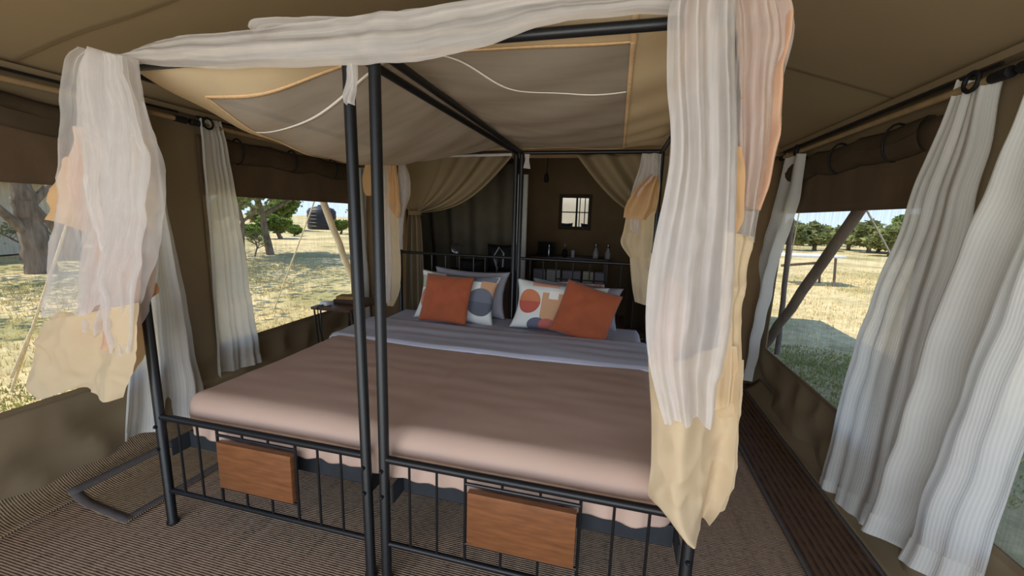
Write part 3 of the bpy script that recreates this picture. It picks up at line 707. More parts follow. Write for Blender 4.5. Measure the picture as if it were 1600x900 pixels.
# ------------------------------------------------------------------ beds
YB1, YB2 = 1.300, 3.495
RP = .0205      # post radius
HT = 2.04
def ball(mb, c, r, n=10):
    mb.lathe([(r * math.sin(math.pi * (k + .001) / 6), -r * math.cos(math.pi * k / 6)) for k in range(7)], c, n)
def make_bed(x0, x1, label, lean0=(0, 0), lean1=(0, 0), xb1=None):
    xb1 = x1 if xb1 is None else xb1      # inner post at the head stands closer to the other bed
    t = thing('bed_frame', label, 'bed', ((x0 + x1) / 2, (YB1 + YB2) / 2, 0)); o = Vector(t.location)
    def P(x, y, z): return Vector((x, y, z)) - o
    W = x1 - x0
    def X(side, z):   # posts stand very slightly out of plumb
        l = lean0 if side == 0 else lean1
        return (x0 if side == 0 else x1) + l[0] * z / HT
    for side in (0, 1):
        for y, ly in ((YB1, (lean0, lean1)[side][1]), (YB2, 0)):
            ex = xb1 - x1 + (.022 if xb1 != x1 else 0) if side and y == YB2 else 0; ez = ex if side and y == YB2 else 0
            e0 = xb1 - x1 if side and y == YB2 else 0
            MB().tube([P(X(side, 0) + e0, y, .0), P(X(side, 0) + e0, y, .012), P(X(side, .02) + e0, y, .02), P(X(side, HT) + ex, y + ly, HT + .01)], [RP * 1.25, RP * 1.25, RP, RP], 16).build('post', 'black', t)
        for y in (YB1,):
            for z in (.40, .51):
                mb = MB(); sx = 1 if side == 0 else -1; c = P(X(side, z), y - RP, z)
                mb.tube([c + Vector((0, .004, 0)), c + Vector((0, -.006, 0))], .009, 6); ball(mb, c + Vector((0, -.007, 0)), .006, 8)
                mb.build('bolt', 'black', t)
    for side in (0, 1):
        MB().tube([P(X(side, HT), YB1, HT), P(X(side, HT) + ((xb1 - x1 + (.022 if xb1 != x1 else 0)) if side else 0), YB2, HT)], .0165, 12).build('canopy_rail', 'black', t)
        s_ = -1 if side else 1
        MB().box((P(X(side, .4), 0, 0).x + s_ * .022 - .003, P(0, YB1 + .02, 0).y, .345), (P(X(side, .4), 0, 0).x + s_ * .022 + .003, P(0, YB2 - .02, 0).y, .425), 0).build('side_rail', 'slate', t)
    for y in (YB1, YB2):
        MB().tube([P(X(0, HT), y, HT), P(X(1, HT), y, HT)], .0165, 12).build('canopy_rail', 'black', t)
    MB().box((P(x0 + .03, 0, 0).x, P(0, YB1 + .10, 0).y, .345), (P(x1 - .03, 0, 0).x, P(0, YB1 + .106, 0).y, .43)).build('end_rail', 'slate', t)
    MB().box((P(x0 + .03, 0, 0).x, P(0, YB1 + .12, 0).y, .435), (P(x1 - .03, 0, 0).x, P(0, YB2 - .03, 0).y, .463)).build('slat_base', 'slate', t)
    for (y, zt, zb, pz0, pz1, nm) in ((YB1, .552, .177, .272, .492, 'foot'), (YB2, 1.147, .52, .74, .965, 'head')):
        MB().tube([P(x0, y, zt), P(x1 if nm == 'foot' else xb1, y, zt)], .0155 if nm == 'foot' else .013, 12).build(nm + 'board_rail', 'black', t)
        MB().tube([P(x0, y, zb), P(x1 if nm == 'foot' else xb1, y, zb)], .0125, 12).build(nm + 'board_rail', 'black', t)
        xs = [.098, .200, .303, .683, .784, .886]
        r = .0052
        for k, u in enumerate(xs):
            MB().tube([P(x0 + W * u, y, zb), P(x0 + W * u, y, zt)], r if k not in (2, 3) else .0062, 8).build('spindle', 'black', t)
        for u in (.43, .556):
            MB().tube([P(x0 + W * u, y, pz1 + .022), P(x0 + W * u, y, zt)], r, 8).build('spindle', 'black', t)
            MB().tube([P(x0 + W * u, y, zb), P(x0 + W * u, y, pz0 - .018)], r, 8).build('spindle', 'black', t)
        for z in (pz0 - .012, pz1 + .022):
            MB().tube([P(x0 + W * xs[2], y, z), P(x0 + W * xs[3], y, z)], .0062, 8).build('panel_bracket', 'black', t)
        pn = MB().box((P(x0 + W * (xs[2] + .012), 0, 0).x, P(0, y - .02, 0).y, pz0), (P(x0 + W * (xs[3] - .010), 0, 0).x, P(0, y + .008, 0).y, pz1), .004).build('wood_panel', 'wood', t)
        pn['label'] = 'varnished orange brown wooden board'
    return t
make_bed(-1.979, -.897, 'left black metal four-poster bed frame with wooden footboard panel', (.0, 0), (-.022, 0), xb1=-.868)
make_bed(-.824, .303, 'right black metal four-poster bed frame with wooden footboard panel', (.006, 0), (.0, 0))

# mattress with grey fitted sheet
MX0, MX1, MY0, MY1 = -1.935, .262, 1.37, 3.455
def pad(name, x0, x1, y0, y1, z0, z1, r, mtn, parent, off=Vector(), droop=None, nx=90, ny=90, skirt=True, lumps=.004, bot=None):
    """soft slab: rounded edges, top following gentle lumps"""
    def fn(u, v):
        # cross-section wraps down the sides
        def wrap(t, a, b_, depth):
            e = .10
            if t < e: k = (1 - t / e); return a + r * (1 - math.cos(max(0, 1 - k * 1.0) * 0)) , k
            if t > 1 - e: k = (t - 1 + e) / e; return b_, k
            return a + (b_ - a) * (t - e) / (1 - 2 * e), 0
        x, kx = wrap(u, x0, x1, 0); y, ky = wrap(v, y0, y1, 0)
        k = max(kx, ky)
        zz = z1 - k * (z1 - z0)
        # rounding of the rim
        def inset(p, a, b_):
            d = min(p - a, b_ - p); return d
        d = min(inset(x, x0, x1), inset(y, y0, y1))
        if k == 0 and d < r: zz -= r - math.sqrt(max(0, r * r - (r - d) ** 2))
        elif k > 0: zz = (z1 - r) - k * (z1 - r - z0)
        zz += lumps * NZ(x * 2.5, y * 2.5, 3) * (1 - k) * 2
        bx = .010 * math.sin(x * 9 + 2) * k if ky else 0
        by = .006 * math.sin(y * 9 + 2) * k if kx else 0
        p = Vector((x + by, y - bx * (1 if v > .5 else 1), zz))
        return p - off
    return grid(name, fn, nx, ny, mtn, parent)
mt_ = thing('mattress', 'thick double mattress in grey fitted sheet on the two frames', 'mattress', ((MX0 + MX1) / 2, (MY0 + MY1) / 2, .42)); off = Vector(mt_.location)
pad('fitted_sheet', MX0 + .02, MX1 - .02, MY0 + .10, MY1, .465, .612, .045, 'grey_sheet', mt_, off, nx=110, ny=110)

# pink coverlet, wrapped over the foot and sides
CY1 = 2.47
def cover(u, v):
    # u across, v from the foot hem up and back
    hx = .19   # drop at the sides
    W = (MX1 - MX0) + .02; s = u * (W + 2 * hx) - hx
    ln = .175 + (CY1 - MY0); q = v * ln
    R_ = .085
    x = MX0 - .01 + min(max(s, 0), W)
    dx = max(-s, s - W, 0)
    if q < .175: y = MY0 - .012 - .010 * math.sin(x * 7) * (1 - q / .175) - .008 * NZ(x * 5, q * 8); z = .442 + q; onf = 1
    else: y = MY0 - .012 + (q - .175); z = .63; onf = 0
    # round the front and side rims
    d = y - (MY0 - .012)
    if not onf and d < R_: z -= R_ - math.sqrt(max(0, R_ * R_ - (R_ - d) ** 2))
    if onf: z = .442 + (.63 - R_ - .442) * q / .175
    es = min(x - (MX0 - .01), MX0 - .01 + W - x)
    if dx > 0:
        z = min(z, .63 - R_) - dx * (.63 - R_ - .455) / hx if not onf else z
        x += (-.008 if s < 0 else .008)
    elif es < R_ and not onf:
        z = min(z, .63 - (R_ - math.sqrt(max(0, R_ * R_ - (R_ - es) ** 2))))
    if onf and es < .11: y += .11 - math.sqrt(max(0, .11 ** 2 - (.11 - es) ** 2))
    elif not onf and es < .11 and d < .11: y += (.11 - math.sqrt(max(0, .11 ** 2 - (.11 - es) ** 2))) * (1 - d / .11)
    # gentle dip where the two mattresses meet and soft lumps
    z += (-.012 * math.exp(-((x + .86) / .05) ** 2) + .008 * NZ(x * 1.8, y * 1.8, 7) + .0035 * NZ(x * 3, y * 11, 9)) * (0 if onf or dx else 1)
    # puckered elastic hem
    if onf: z += .004 * (1 - q / .175) * math.sin(x * 26 + 3 * math.sin(x * 5)); y -= .006 * math.sin(x * 60) * (1 - q / .175) ** 2
    return Vector((x, y, z))
def loc_thing(name, label, cat, fn, nu, nv, mtn, c, thick=.006, group=None):
    t = grid(name, lambda u, v: fn(u, v) - Vector(c), nu, nv, mtn, thick=thick); t.location = c; return tag(t, label, cat, group)
loc_thing('coverlet', 'dusty pink coverlet tucked over the foot of the bed', 'bedspread', cover, 160, 110, 'pink', (-.84, 1.9, .45))
# grey top sheet folded back over the coverlet
def topsheet(u, v):
    s = u; x = MX0 - .022 + (MX1 - MX0 + .044) * s
    y = 2.40 + .10 * s * 0 + (.55) * v + .012 * NZ(x * 2, 3) + .02 * math.sin(x * 2.2)
    z = .647 + .010 * NZ(x * 2, y * 2, 5) + .012 * NZ(x * 1.3, y * 9, 4) * math.sin(math.pi * v)
    z += -.016 * max(0, 1 - v / .05) - .012 * max(0, (v - .9) / .1)
    e_ = min(s, 1 - s) * (MX1 - MX0)
    if e_ < .05: z -= .05 - math.sqrt(max(0, .05 ** 2 - (.05 - e_) ** 2))
    return Vector((x, y, z))
loc_thing('folded_sheet', 'grey sheet turned down across the middle of the bed', 'sheet', topsheet, 120, 60, 'grey_sheet', (-.84, 2.6, .6), thick=.012)

# ------------------------------------------------------------------ pillows and cushions
def cushion(name, label, cat, w, h, t, loc, lean, rz, roll, mtn, seed, group=None, **k):
    o = obj(name, cushion_mesh(w, h, t, seed, **k), mtn)
    o.matrix_world = Matrix.Translation(loc) @ Matrix.Rotation(rz, 4, 'Z') @ Matrix.Rotation(-lean, 4, 'X') @ Matrix.Rotation(roll, 4, 'Y')
    return tag(o, label, cat, group)

def pattern(name, shapes, basec=(222, 224, 220)):
    """printed cotton: flat circles (cx, cz, r, top colour, bottom colour, split) and rectangles in UV space"""
    mt = mat(name, basec, .8, var=.03, scale=10, bump=.35, bscale=9, spec=.1)
    n, N, L = nodes(mt); b = N['Principled BSDF']
    tc = N.new('ShaderNodeTexCoord'); sp = N.new('ShaderNodeSeparateXYZ'); L.new(tc.outputs['UV'], sp.inputs[0])
    def M(op, a, c, d=None):
        x = N.new('ShaderNodeMath'); x.operation = op
        for i, q in enumerate((a, c, d)):
            if q is None: continue
            if isinstance(q, (int, float)): x.inputs[i].default_value = q
            else: L.new(q, x.inputs[i])
        return x.outputs[0]
    cur = None
    def mix(fac, col):
        nonlocal cur
        m = N.new('ShaderNodeMix'); m.data_type = 'RGBA'
        L.new(fac, m.inputs[0])
        if cur is None: m.inputs[6].default_value = (*lin(basec), 1)
        else: L.new(cur, m.inputs[6])
        m.inputs[7].default_value = (*lin(col), 1); cur = m.outputs[2]
    U, V = sp.outputs[0], sp.outputs[1]
    for s in shapes:
        if s[0] == 'c':
            _, cx, cy, r, asp, c1, c2 = s
            du = M('MULTIPLY', M('SUBTRACT', U, cx), asp); dv = M('SUBTRACT', V, cy)
            ins = M('LESS_THAN', M('ADD', M('MULTIPLY', du, du), M('MULTIPLY', dv, dv)), r * r)
            mix(ins, c1)
            if c2: mix(M('MULTIPLY', ins, M('LESS_THAN', V, cy)), c2)
        else:
            _, u0, v0, u1, v1, c1 = s
            ins = M('MULTIPLY', M('MULTIPLY', M('GREATER_THAN', U, u0), M('LESS_THAN', U, u1)), M('MULTIPLY', M('GREATER_THAN', V, v0), M('LESS_THAN', V, v1)))
            mix(ins, c1)
    L.new(cur, b.inputs['Base Color']); return mt
OR, RD, TN, GY, SG, PK = (204, 128, 94), (184, 100, 86), (206, 160, 124), (116, 120, 132), (176, 178, 164), (226, 168, 140)
MT['print_a'] = pattern('geometric_print', [('r', .0, .62, .30, .88, SG), ('r', .34, .84, .98, .97, GY), ('r', .80, .45, 1.0, .86, TN), ('c', .17, .42, .215, 1.6, (202, 122, 108), (208, 134, 102)), ('c', .83, .44, .27, 1.5, GY, (100, 104, 114)), ('r', .3, .0, .6, .2, (206, 210, 214))])
MT['print_b'] = pattern('geometric_print_two', [('r', .20, .86, .5, .98, PK), ('r', .5, .84, .8, .98, (206, 208, 212)), ('r', .33, .14, .56, .74, TN), ('r', .62, .5, .97, .90, (222, 200, 176)), ('r', .40, .62, .5, .78, (236, 232, 224)), ('c', .18, .54, .235, 1.7, OR, (186, 96, 82)), ('c', .31, .08, .16, 1.45, (104, 106, 124), (104, 106, 124)), ('c', .42, .10, .14, 1.45, (188, 108, 98), (180, 104, 96)), ('r', .70, .0, .95, .2, (190, 110, 96))])

ZT = .615
Y0 = 3.20
cushion('pillow', 'grey pillow leaning behind the patterned pillow on the left', 'pillow', .72, .43, .15, (-1.25, 3.36, ZT), .25, 0, .02, 'grey_pillow', 1)
cushion('pillow', 'grey pillow leaning behind the patterned pillow on the right', 'pillow', .78, .375, .15, (-.32, 3.34, ZT), .32, -.02, .06, 'grey_pillow', 5)
cushion('patterned_pillow', 'geometric print pillow behind the upright orange cushion', 'pillow', .74, .44, .14, (-1.30, 3.14, ZT - .01), .38, .0, .035, 'print_a', 2)
cushion('patterned_pillow', 'geometric print pillow with orange circle, behind the tilted orange cushion', 'pillow', .76, .42, .14, (-.42, 3.10, ZT - .01), .40, -.02, .045, 'print_b', 3)
cushion('orange_cushion', 'burnt orange square cushion standing upright on the left pillow', 'cushion', .42, .41, .10, (-1.33, 2.99, ZT + .02), .42, .02, .03, 'orange', 4, pinch=.05)
cushion('orange_cushion', 'burnt orange square cushion tilted sideways on the right pillow', 'cushion', .43, .42, .10, (-.24, 2.94, ZT + .01), .42, -.03, .26, 'orange', 6, pinch=.05)

# ------------------------------------------------------------------ mosquito net over the beds
net = thing('mosquito_net', 'white mosquito net with peach borders draped over the bed canopy rails', 'mosquito net', (-.84, 2.4, 0))
NO = Vector(net.location)
CX0, CX1 = -1.99, .31
def canopy(x, y):
    t = (y - YB1) / (YB2 - YB1)
    z = HT + .036
    if x < -.86:
        s = min(max((x - CX0) / (-.86 - CX0), 0), 1)
        k = (s ** .62); sag = math.sin(math.pi * k) ** .9
        pr = math.sin(math.pi * min(max(t, 0), 1) ** .78) ** .7
        z -= .27 * sag * pr
    else:
        s = min(max((x + .86) / (CX1 + .86), 0), 1)
        z -= .085 * math.sin(math.pi * s) ** .8 * math.sin(math.pi * min(max(t, 0), 1)) ** .8
    z += .012 * NZ(x * 2.4, y * 2.4, 11) + .006 * math.sin((x * 9 + y * 16) + 2 * NZ(x, y, 2))
    return Vector((x, y, z)) - NO
BW = .30
ix0, ix1, iy0, iy1 = CX0 + BW, CX1 - BW, YB1 + .13, YB2 - .08
grid('canopy_panel', lambda u, v: canopy(ix0 + (ix1 - ix0) * u, iy0 + (iy1 - iy0) * v), 90, 90, 'roof_net', net)['label'] = 'sheer grey white net roof panel'
for k, (a0, b0, a1, b1) in enumerate(((CX0, YB1, CX1, iy0), (CX0, iy1, CX1, YB2), (CX0, iy0, ix0, iy1), (ix1, iy0, CX1, iy1))):
    o = grid('border', lambda u, v: canopy(a0 + (a1 - a0) * u, b0 + (b1 - b0) * v), 70 if k < 2 else 16, 12 if k < 2 else 70, 'peach', net)
    if k == 0: o['label'] = 'peach cotton border of the net roof'
def strip(name, pts, w, mtn, lift=-.004):
    P_ = [Vector((*p, 0)) for p in pts]
    def fn(u, v):
        c = cr(P_, u); d = (cr(P_, min(1, u + .02)) - cr(P_, max(0, u - .02))).normalized(); s_ = Vector((-d.y, d.x, 0)) * (v - .5) * w
        p = canopy(c.x + s_.x, c.y + s_.y); p.z += lift; return p
    return grid(name, fn, 120, 2, mtn, net, thick=.002)
strip('seam', [(ix0, iy0), (ix1, iy0)], .016, 'seam'); strip('seam', [(ix0, iy0), (ix0, iy1)], .016, 'seam')
strip('seam', [(ix1, iy0), (ix1, iy1)], .016, 'seam'); strip('seam', [(ix0, iy1), (ix1, iy1)], .016, 'seam')
strip('seam', [(ix1, YB1), (ix1, iy0)], .02, 'seam')
strip('trim_tape', [(-1.68, 1.66), (-1.34, 1.64), (-.95, 1.50), (-.72, 1.46), (-.62, 1.48), (-.45, 1.74), (-.2, 1.84), (.0, 1.83)], .013, 'piping')['label'] = 'white tape sewn across the net roof'

def net_rows(name, lst, y, mt, **k):
    Lp, Rp = rows(lst, 1, y)
    Lp = [p - NO for p in Lp]; Rp = [p - NO for p in Rp]
    k.setdefault('wd', .45); k.setdefault('crum', .022 if mt.startswith('peach') and y < 2 else .010)
    return drape(name, Lp, Rp, mt, k.pop('parent', net), **k)

# swag of gathered net along the front top rail (rows run from left to right: top edge, bottom edge)
sw = [(168, 84, 172, 112), (206, 84, 210, 101), (235, 68, 250, 103), (275, 59, 310, 106), (340, 54, 380, 106), (405, 48, 450, 106), (520, 33, 545, 103),
      (580, 25, 620, 100), (650, 18, 680, 93), (740, 2, 755, 76), (830, -8, 835, 50), (900, -12, 905, 36), (980, -16, 985, 28), (1060, -18, 1060, 26)]
net_rows('swag', sw, 1.262, 'net', folds=1.8, amp=.012, ph=.7, bulge=.03, nu=40, nv=140, soft=.8)['label'] = 'gathered white net laid along the front rail'
net_rows('swag', [(395, 45, 400, 62), (405, 33, 430, 50), (470, 30, 500, 46), (560, 28, 590, 40), (640, 20, 680, 34), (700, 10, 740, 24), (780, -4, 800, 16), (900, -16, 920, 6), (1050, -24, 1060, 0)], 1.33, 'net', folds=1, amp=.01, ph=2, nu=16, nv=80)
# drop of net tied round the middle post
net_rows('net_tie', [(543, 100, 559, 100), (541, 125, 558, 122), (537, 150, 550, 150), (541, 158, 545, 166)], 1.268, 'net', folds=1, amp=.004, bulge=.01, nu=12, nv=20)
net_rows('net_tie', [(550, 102, 557, 102), (549, 130, 556, 130), (545, 152, 556, 152), (547, 163, 557, 166)], 1.262, 'net', folds=1, amp=.004, bulge=.01, nu=12, nv=20)

# front left corner drape
fl = bpy.data.objects.new('corner_drape', None); COL.objects.link(fl); fl.parent = net
fl['label'] = 'net and peach cloth bundled round the front left post'
K = dict(parent=fl)
net_rows('net_layer', [(150, 82, 206, 90), (126, 108, 212, 120), (122, 160, 224, 180), (122, 200, 238, 230), (119, 240, 249, 270), (116, 300, 251, 320), (108, 345, 250, 350), (100, 400, 246, 385), (92, 450, 238, 430), (84, 486, 222, 478)], 1.20, 'net_thin', folds=3.2, amp=.035, ph=.5, bulge=.04, hem=.02, **K)
net_rows('net_layer', [(150, 84, 200, 92), (128, 130, 215, 140), (124, 200, 235, 200), (124, 250, 246, 250), (126, 320, 243, 320), (126, 390, 238, 380), (126, 440, 232, 440), (130, 480, 220, 485), (140, 500, 205, 520)], 1.235, 'net_thin', folds=4, amp=.03, ph=2.5, bulge=.02, hem=.03, **K)
net_rows('net_layer', [(170, 88, 206, 92), (172, 140, 218, 150), (172, 200, 236, 205), (170, 260, 249, 260), (165, 330, 247, 320), (160, 400, 236, 400), (158, 450, 224, 450), (170, 510, 216, 520), (182, 540, 212, 546)], 1.175, 'net_thin', folds=3, amp=.025, ph=4.4, bulge=.03, hem=.02, **K)
net_rows('net_layer', [(152, 86, 205, 91), (140, 140, 214, 150), (146, 220, 236, 220), (158, 290, 240, 290), (172, 350, 232, 345), (186, 400, 222, 400)], 1.215, 'net', folds=2.4, amp=.03, ph=6.1, bulge=.02, **K)
net_rows('peach_layer', [(115, 246, 160, 240), (104, 272, 160, 270), (95, 305, 165, 320), (86, 343, 170, 368)], 1.26, 'peach_deep', folds=1.5, amp=.02, ph=1, nu=30, nv=24, **K)
net_rows('peach_layer', [(186, 200, 243, 215), (190, 270, 250, 270), (196, 330, 254, 345), (200, 352, 253, 358)], 1.25, 'peach', folds=1.5, amp=.02, ph=2, nu=30, nv=24, **K)
net_rows('peach_layer', [(160, 320, 240, 330), (150, 380, 238, 390), (140, 430, 236, 440), (127, 470, 226, 500), (130, 530, 216, 545)], 1.235, 'peach_pink', folds=2.6, amp=.03, ph=.2, nu=50, nv=40, **K)
net_rows('peach_layer', [(132, 200, 226, 205), (124, 260, 244, 265), (128, 320, 246, 320), (150, 370, 240, 372)], 1.245, 'peach_pink', folds=2.4, amp=.03, ph=3.3, nu=50, nv=40, **K)
net_rows('peach_skirt', [(79, 500, 232, 470), (76, 520, 236, 500), (72, 550, 233, 540), (69, 580, 226, 575), (68, 600, 218, 592), (82, 606, 206, 612)], 1.215, 'peach', folds=1.6, amp=.04, ph=.9, bulge=.03, nu=60, nv=30, hem=.02, **K)
net_rows('peach_skirt', [(79, 500, 240, 440), (82, 490, 246, 500), (100, 540, 247, 545), (120, 580, 230, 575)], 1.33, 'peach', folds=2, amp=.03, ph=3, nu=50, nv=24, **K)
net_rows('peach_layer', [(226, 395, 246, 390), (228, 430, 252, 430), (231, 460, 255, 455), (233, 471, 249, 461)], 1.32, 'peach_deep', folds=1, amp=.01, ph=2, nu=16, nv=16, **K)

# front right corner drape
fr = bpy.data.objects.new('corner_drape', None); COL.objects.link(fr); fr.parent = net
fr['label'] = 'net and peach cloth bundled round the front right post'
K = dict(parent=fr)
net_rows('net_layer', [(1062, -20, 1150, -20), (1044, 20, 1152, 20), (1041, 80, 1150, 80), (1041, 140, 1150, 150), (1046, 200, 1151, 230), (1046, 250, 1150, 300), (1036, 310, 1148, 380), (1022, 370, 1146, 450),
                        (1012, 430, 1140, 520), (1008, 500, 1128, 580), (1013, 560, 1120, 600), (1026, 615, 1116, 636), (1036, 650, 1112, 652)], 1.15, 'net', folds=3, amp=.03, ph=1.1, bulge=.045, nu=90, nv=110, hem=.006, **K)
net_rows('net_layer', [(1062, -18, 1118, -18), (1056, 60, 1130, 60), (1052, 150, 1128, 150), (1046, 250, 1122, 250), (1030, 350, 1112, 350), (1014, 450, 1100, 450), (1012, 540, 1090, 540), (1022, 600, 1082, 600)], 1.2, 'net_thin', folds=3, amp=.03, ph=3.1, nu=60, nv=80, **K)
net_rows('peach_layer', [(1075, -10, 1110, -10), (1070, 30, 1112, 30), (1060, 80, 1095, 80), (1053, 120, 1074, 120), (1048, 148, 1054, 148)], 1.21, 'peach_deep', folds=1.2, amp=.015, ph=1, nu=20, nv=30, **K)
net_rows('net_layer', [(1140, -30, 1212, -30), (1146, 20, 1228, 20), (1150, 60, 1233, 62), (1150, 110, 1222, 120), (1150, 170, 1217, 190), (1150, 240, 1205, 260), (1149, 300, 1187, 330), (1146, 360, 1178, 380)], 1.235, 'net_thin', folds=2.6, amp=.025, ph=.3, bulge=.02, nu=50, nv=80, **K)
net_rows('peach_layer', [(1135, -25, 1200, -25), (1145, 20, 1224, 20), (1150, 60, 1226, 62), (1151, 90, 1222, 90), (1152, 120, 1213, 120), (1152, 180, 1214, 180), (1152, 240, 1206, 240), (1152, 280, 1194, 290), (1153, 320, 1180, 330)], 1.265, 'peach_pink', folds=2.2, amp=.025, ph=2.6, nu=40, nv=60, **K)
net_rows('peach_layer', [(1148, 230, 1158, 230), (1147, 280, 1163, 285), (1147, 330, 1162, 340), (1147, 365, 1150, 367)], 1.205, 'peach_deep', folds=.6, amp=.006, ph=1, nu=12, nv=24, **K)
net_rows('net_layer', [(1130, 330, 1186, 330), (1128, 400, 1172, 400), (1122, 470, 1164, 450), (1118, 540, 1162, 560), (1116, 600, 1157, 640)], 1.29, 'net', folds=2, amp=.02, ph=2, nu=40, nv=50, **K)
net_rows('peach_layer', [(1128, 360, 1176, 370), (1126, 430, 1163, 440), (1124, 480, 1157, 484), (1120, 560, 1154, 560), (1116, 640, 1148, 620)], 1.25, 'peach', folds=1.6, amp=.015, ph=4, nu=30, nv=50, **K)
net_rows('peach_layer', [(1043, 424, 1046, 426), (1035, 450, 1068, 448), (1027, 490, 1070, 490), (1019, 530, 1064, 530), (1013, 566, 1042, 572)], 1.18, 'peach_pink', folds=1.2, amp=.012, ph=1, nu=30, nv=30, **K)
net_rows('peach_skirt', [(1012, 555, 1150, 540), (1014, 600, 1155, 590), (1017, 650, 1155, 650), (1016, 720, 1149, 710), (1013, 775, 1142, 760), (1030, 796, 1126, 800), (1062, 818, 1108, 820)], 1.225, 'peach', folds=1.5, amp=.035, ph=5.2, bulge=.03, nu=70, nv=70, hem=.004, **K)
net_rows('peach_skirt', [(1040, 560, 1160, 560), (1042, 640, 1156, 640), (1046, 720, 1152, 700), (1060, 780, 1146, 750), (1080, 825, 1132, 792)], 1.275, 'peach', folds=1.4, amp=.02, ph=2.2, nu=50, nv=60, **K)

# back corner drapes
bl_ = bpy.data.objects.new('corner_drape', None); COL.objects.link(bl_); bl_.parent = net; bl_['label'] = 'peach cloth bundled round the back left post'
K = dict(parent=bl_)
net_rows('net_layer', [(590, 252, 612, 252), (588, 350, 611, 350), (592, 440, 613, 430), (598, 470, 610, 472)], 3.43, 'net', folds=1.5, amp=.02, ph=1, nu=30, nv=40, **K)
net_rows('net_layer', [(622, 252, 634, 252), (623, 275, 642, 275), (624, 300, 643, 305), (624, 340, 634, 335), (624, 390, 630, 390)], 3.46, 'net', folds=1, amp=.02, ph=2, nu=20, nv=30, **K)
net_rows('peach_layer', [(572, 255, 600, 255), (567, 280, 600, 290), (568, 298, 590, 305), (572, 306, 582, 306)], 3.46, 'peach_deep', folds=1, amp=.02, ph=3, nu=24, nv=24, **K)
net_rows('peach_layer', [(606, 256, 621, 256), (608, 290, 625, 295), (608, 318, 627, 322), (614, 332, 624, 342)], 3.41, 'peach_deep', folds=1.5, amp=.02, ph=2, nu=24, nv=24, **K)
net_rows('peach_layer', [(594, 300, 622, 300), (594, 360, 624, 370), (594, 420, 627, 425), (596, 452, 624, 455), (606, 478, 614, 479)], 3.45, 'peach', folds=2, amp=.02, ph=1.3, nu=30, nv=40, **K)
br_ = bpy.data.objects.new('corner_drape', None); COL.objects.link(br_); br_.parent = net; br_['label'] = 'tiered peach cloth hanging at the back right post'
K = dict(parent=br_)
net_rows('net_layer', [(1003, 240, 1034, 240), (998, 265, 1032, 265), (988, 295, 1031, 300), (984, 320, 1020, 330), (986, 360, 1010, 370)], 3.44, 'net', folds=2, amp=.02, ph=1, nu=30, nv=30, **K)
net_rows('peach_layer', [(1018, 272, 1030, 280), (994, 295, 1031, 300), (978, 320, 1026, 330), (974, 340, 1020, 345)], 3.40, 'peach_deep', folds=2, amp=.03, ph=2, nu=30, nv=30, **K)
net_rows('peach_layer', [(980, 330, 1024, 330), (974, 360, 1022, 360), (970, 380, 1020, 385), (984, 402, 1016, 402)], 3.43, 'peach', folds=2, amp=.03, ph=1, nu=30, nv=30, **K)
net_rows('peach_layer', [(984, 395, 1018, 395), (985, 420, 1022, 425), (988, 450, 1024, 455), (992, 472, 1020, 480)], 3.46, 'peach', folds=1.6, amp=.02, ph=3, nu=30, nv=30, **K)
# fringe of net below the back rail
net_rows('net_tie', [(820, 241, 828, 241), (821, 250, 827, 250), (818, 263, 829, 264)], 3.46, 'net', folds=1, amp=.004, nu=8, nv=10)
net_rows('net_tie', [(640, 244, 800, 240), (640, 247, 801, 244)], 3.44, 'net', folds=3, amp=.004, nu=30, nv=4)

# ------------------------------------------------------------------ nightstand
ns = thing('nightstand', 'small wooden nightstand with black hairpin legs left of bed', 'nightstand', (-2.36, 3.25, 0))
MB().box((-.19, -.30, .655), (.20, .25, .68), .004).build('table_top', 'dark_wood', ns)
for sx in (-.17, .18):
    for sy in (-.28, .23):
        MB().tube([(sx * .8, sy + .03, .0), (sx, sy, .65)], .007, 8).build('leg', 'black', ns)
        MB().tube([(sx * .8, sy + .03, .0), (sx, sy - math.copysign(.08, sy), .65)], .007, 8).build('leg', 'black', ns)
b1 = MB().box((-.10, -.075, 0), (.10, .075, .035), .004).build('box', 'brown_box'); b1.location = (-2.37, 3.22, .681); b1.rotation_euler.z = .1
tag(b1, 'flat dark brown box on the nightstand, lower of two', 'box')
b1 = MB().box((-.09, -.065, 0), (.09, .065, .03), .004).build('box', 'tan_bag'); b1.location = (-2.36, 3.22, .717); b1.rotation_euler.z = .2
tag(b1, 'tan topped box stacked on the dark nightstand box', 'box')
cb = MB().tube([(-2.47, 3.02, .69), (-2.475, 2.945, .688), (-2.46, 2.935, .60), (-2.45, 2.94, .45), (-2.40, 2.96, .25), (-2.36, 3.0, .02)], .005, 6).build('power_cord', 'hide_black')
tag(cb, 'thin black cord trailing off the front of the nightstand', 'cord')
cl = MB().box((-.035, -.035, 0), (.035, .035, .035), .008).build('plug_adapter', 'white_paint'); cl.location = (-2.47, 3.05, .681)
tag(cl, 'small white adapter at the front edge of the nightstand', 'adapter')

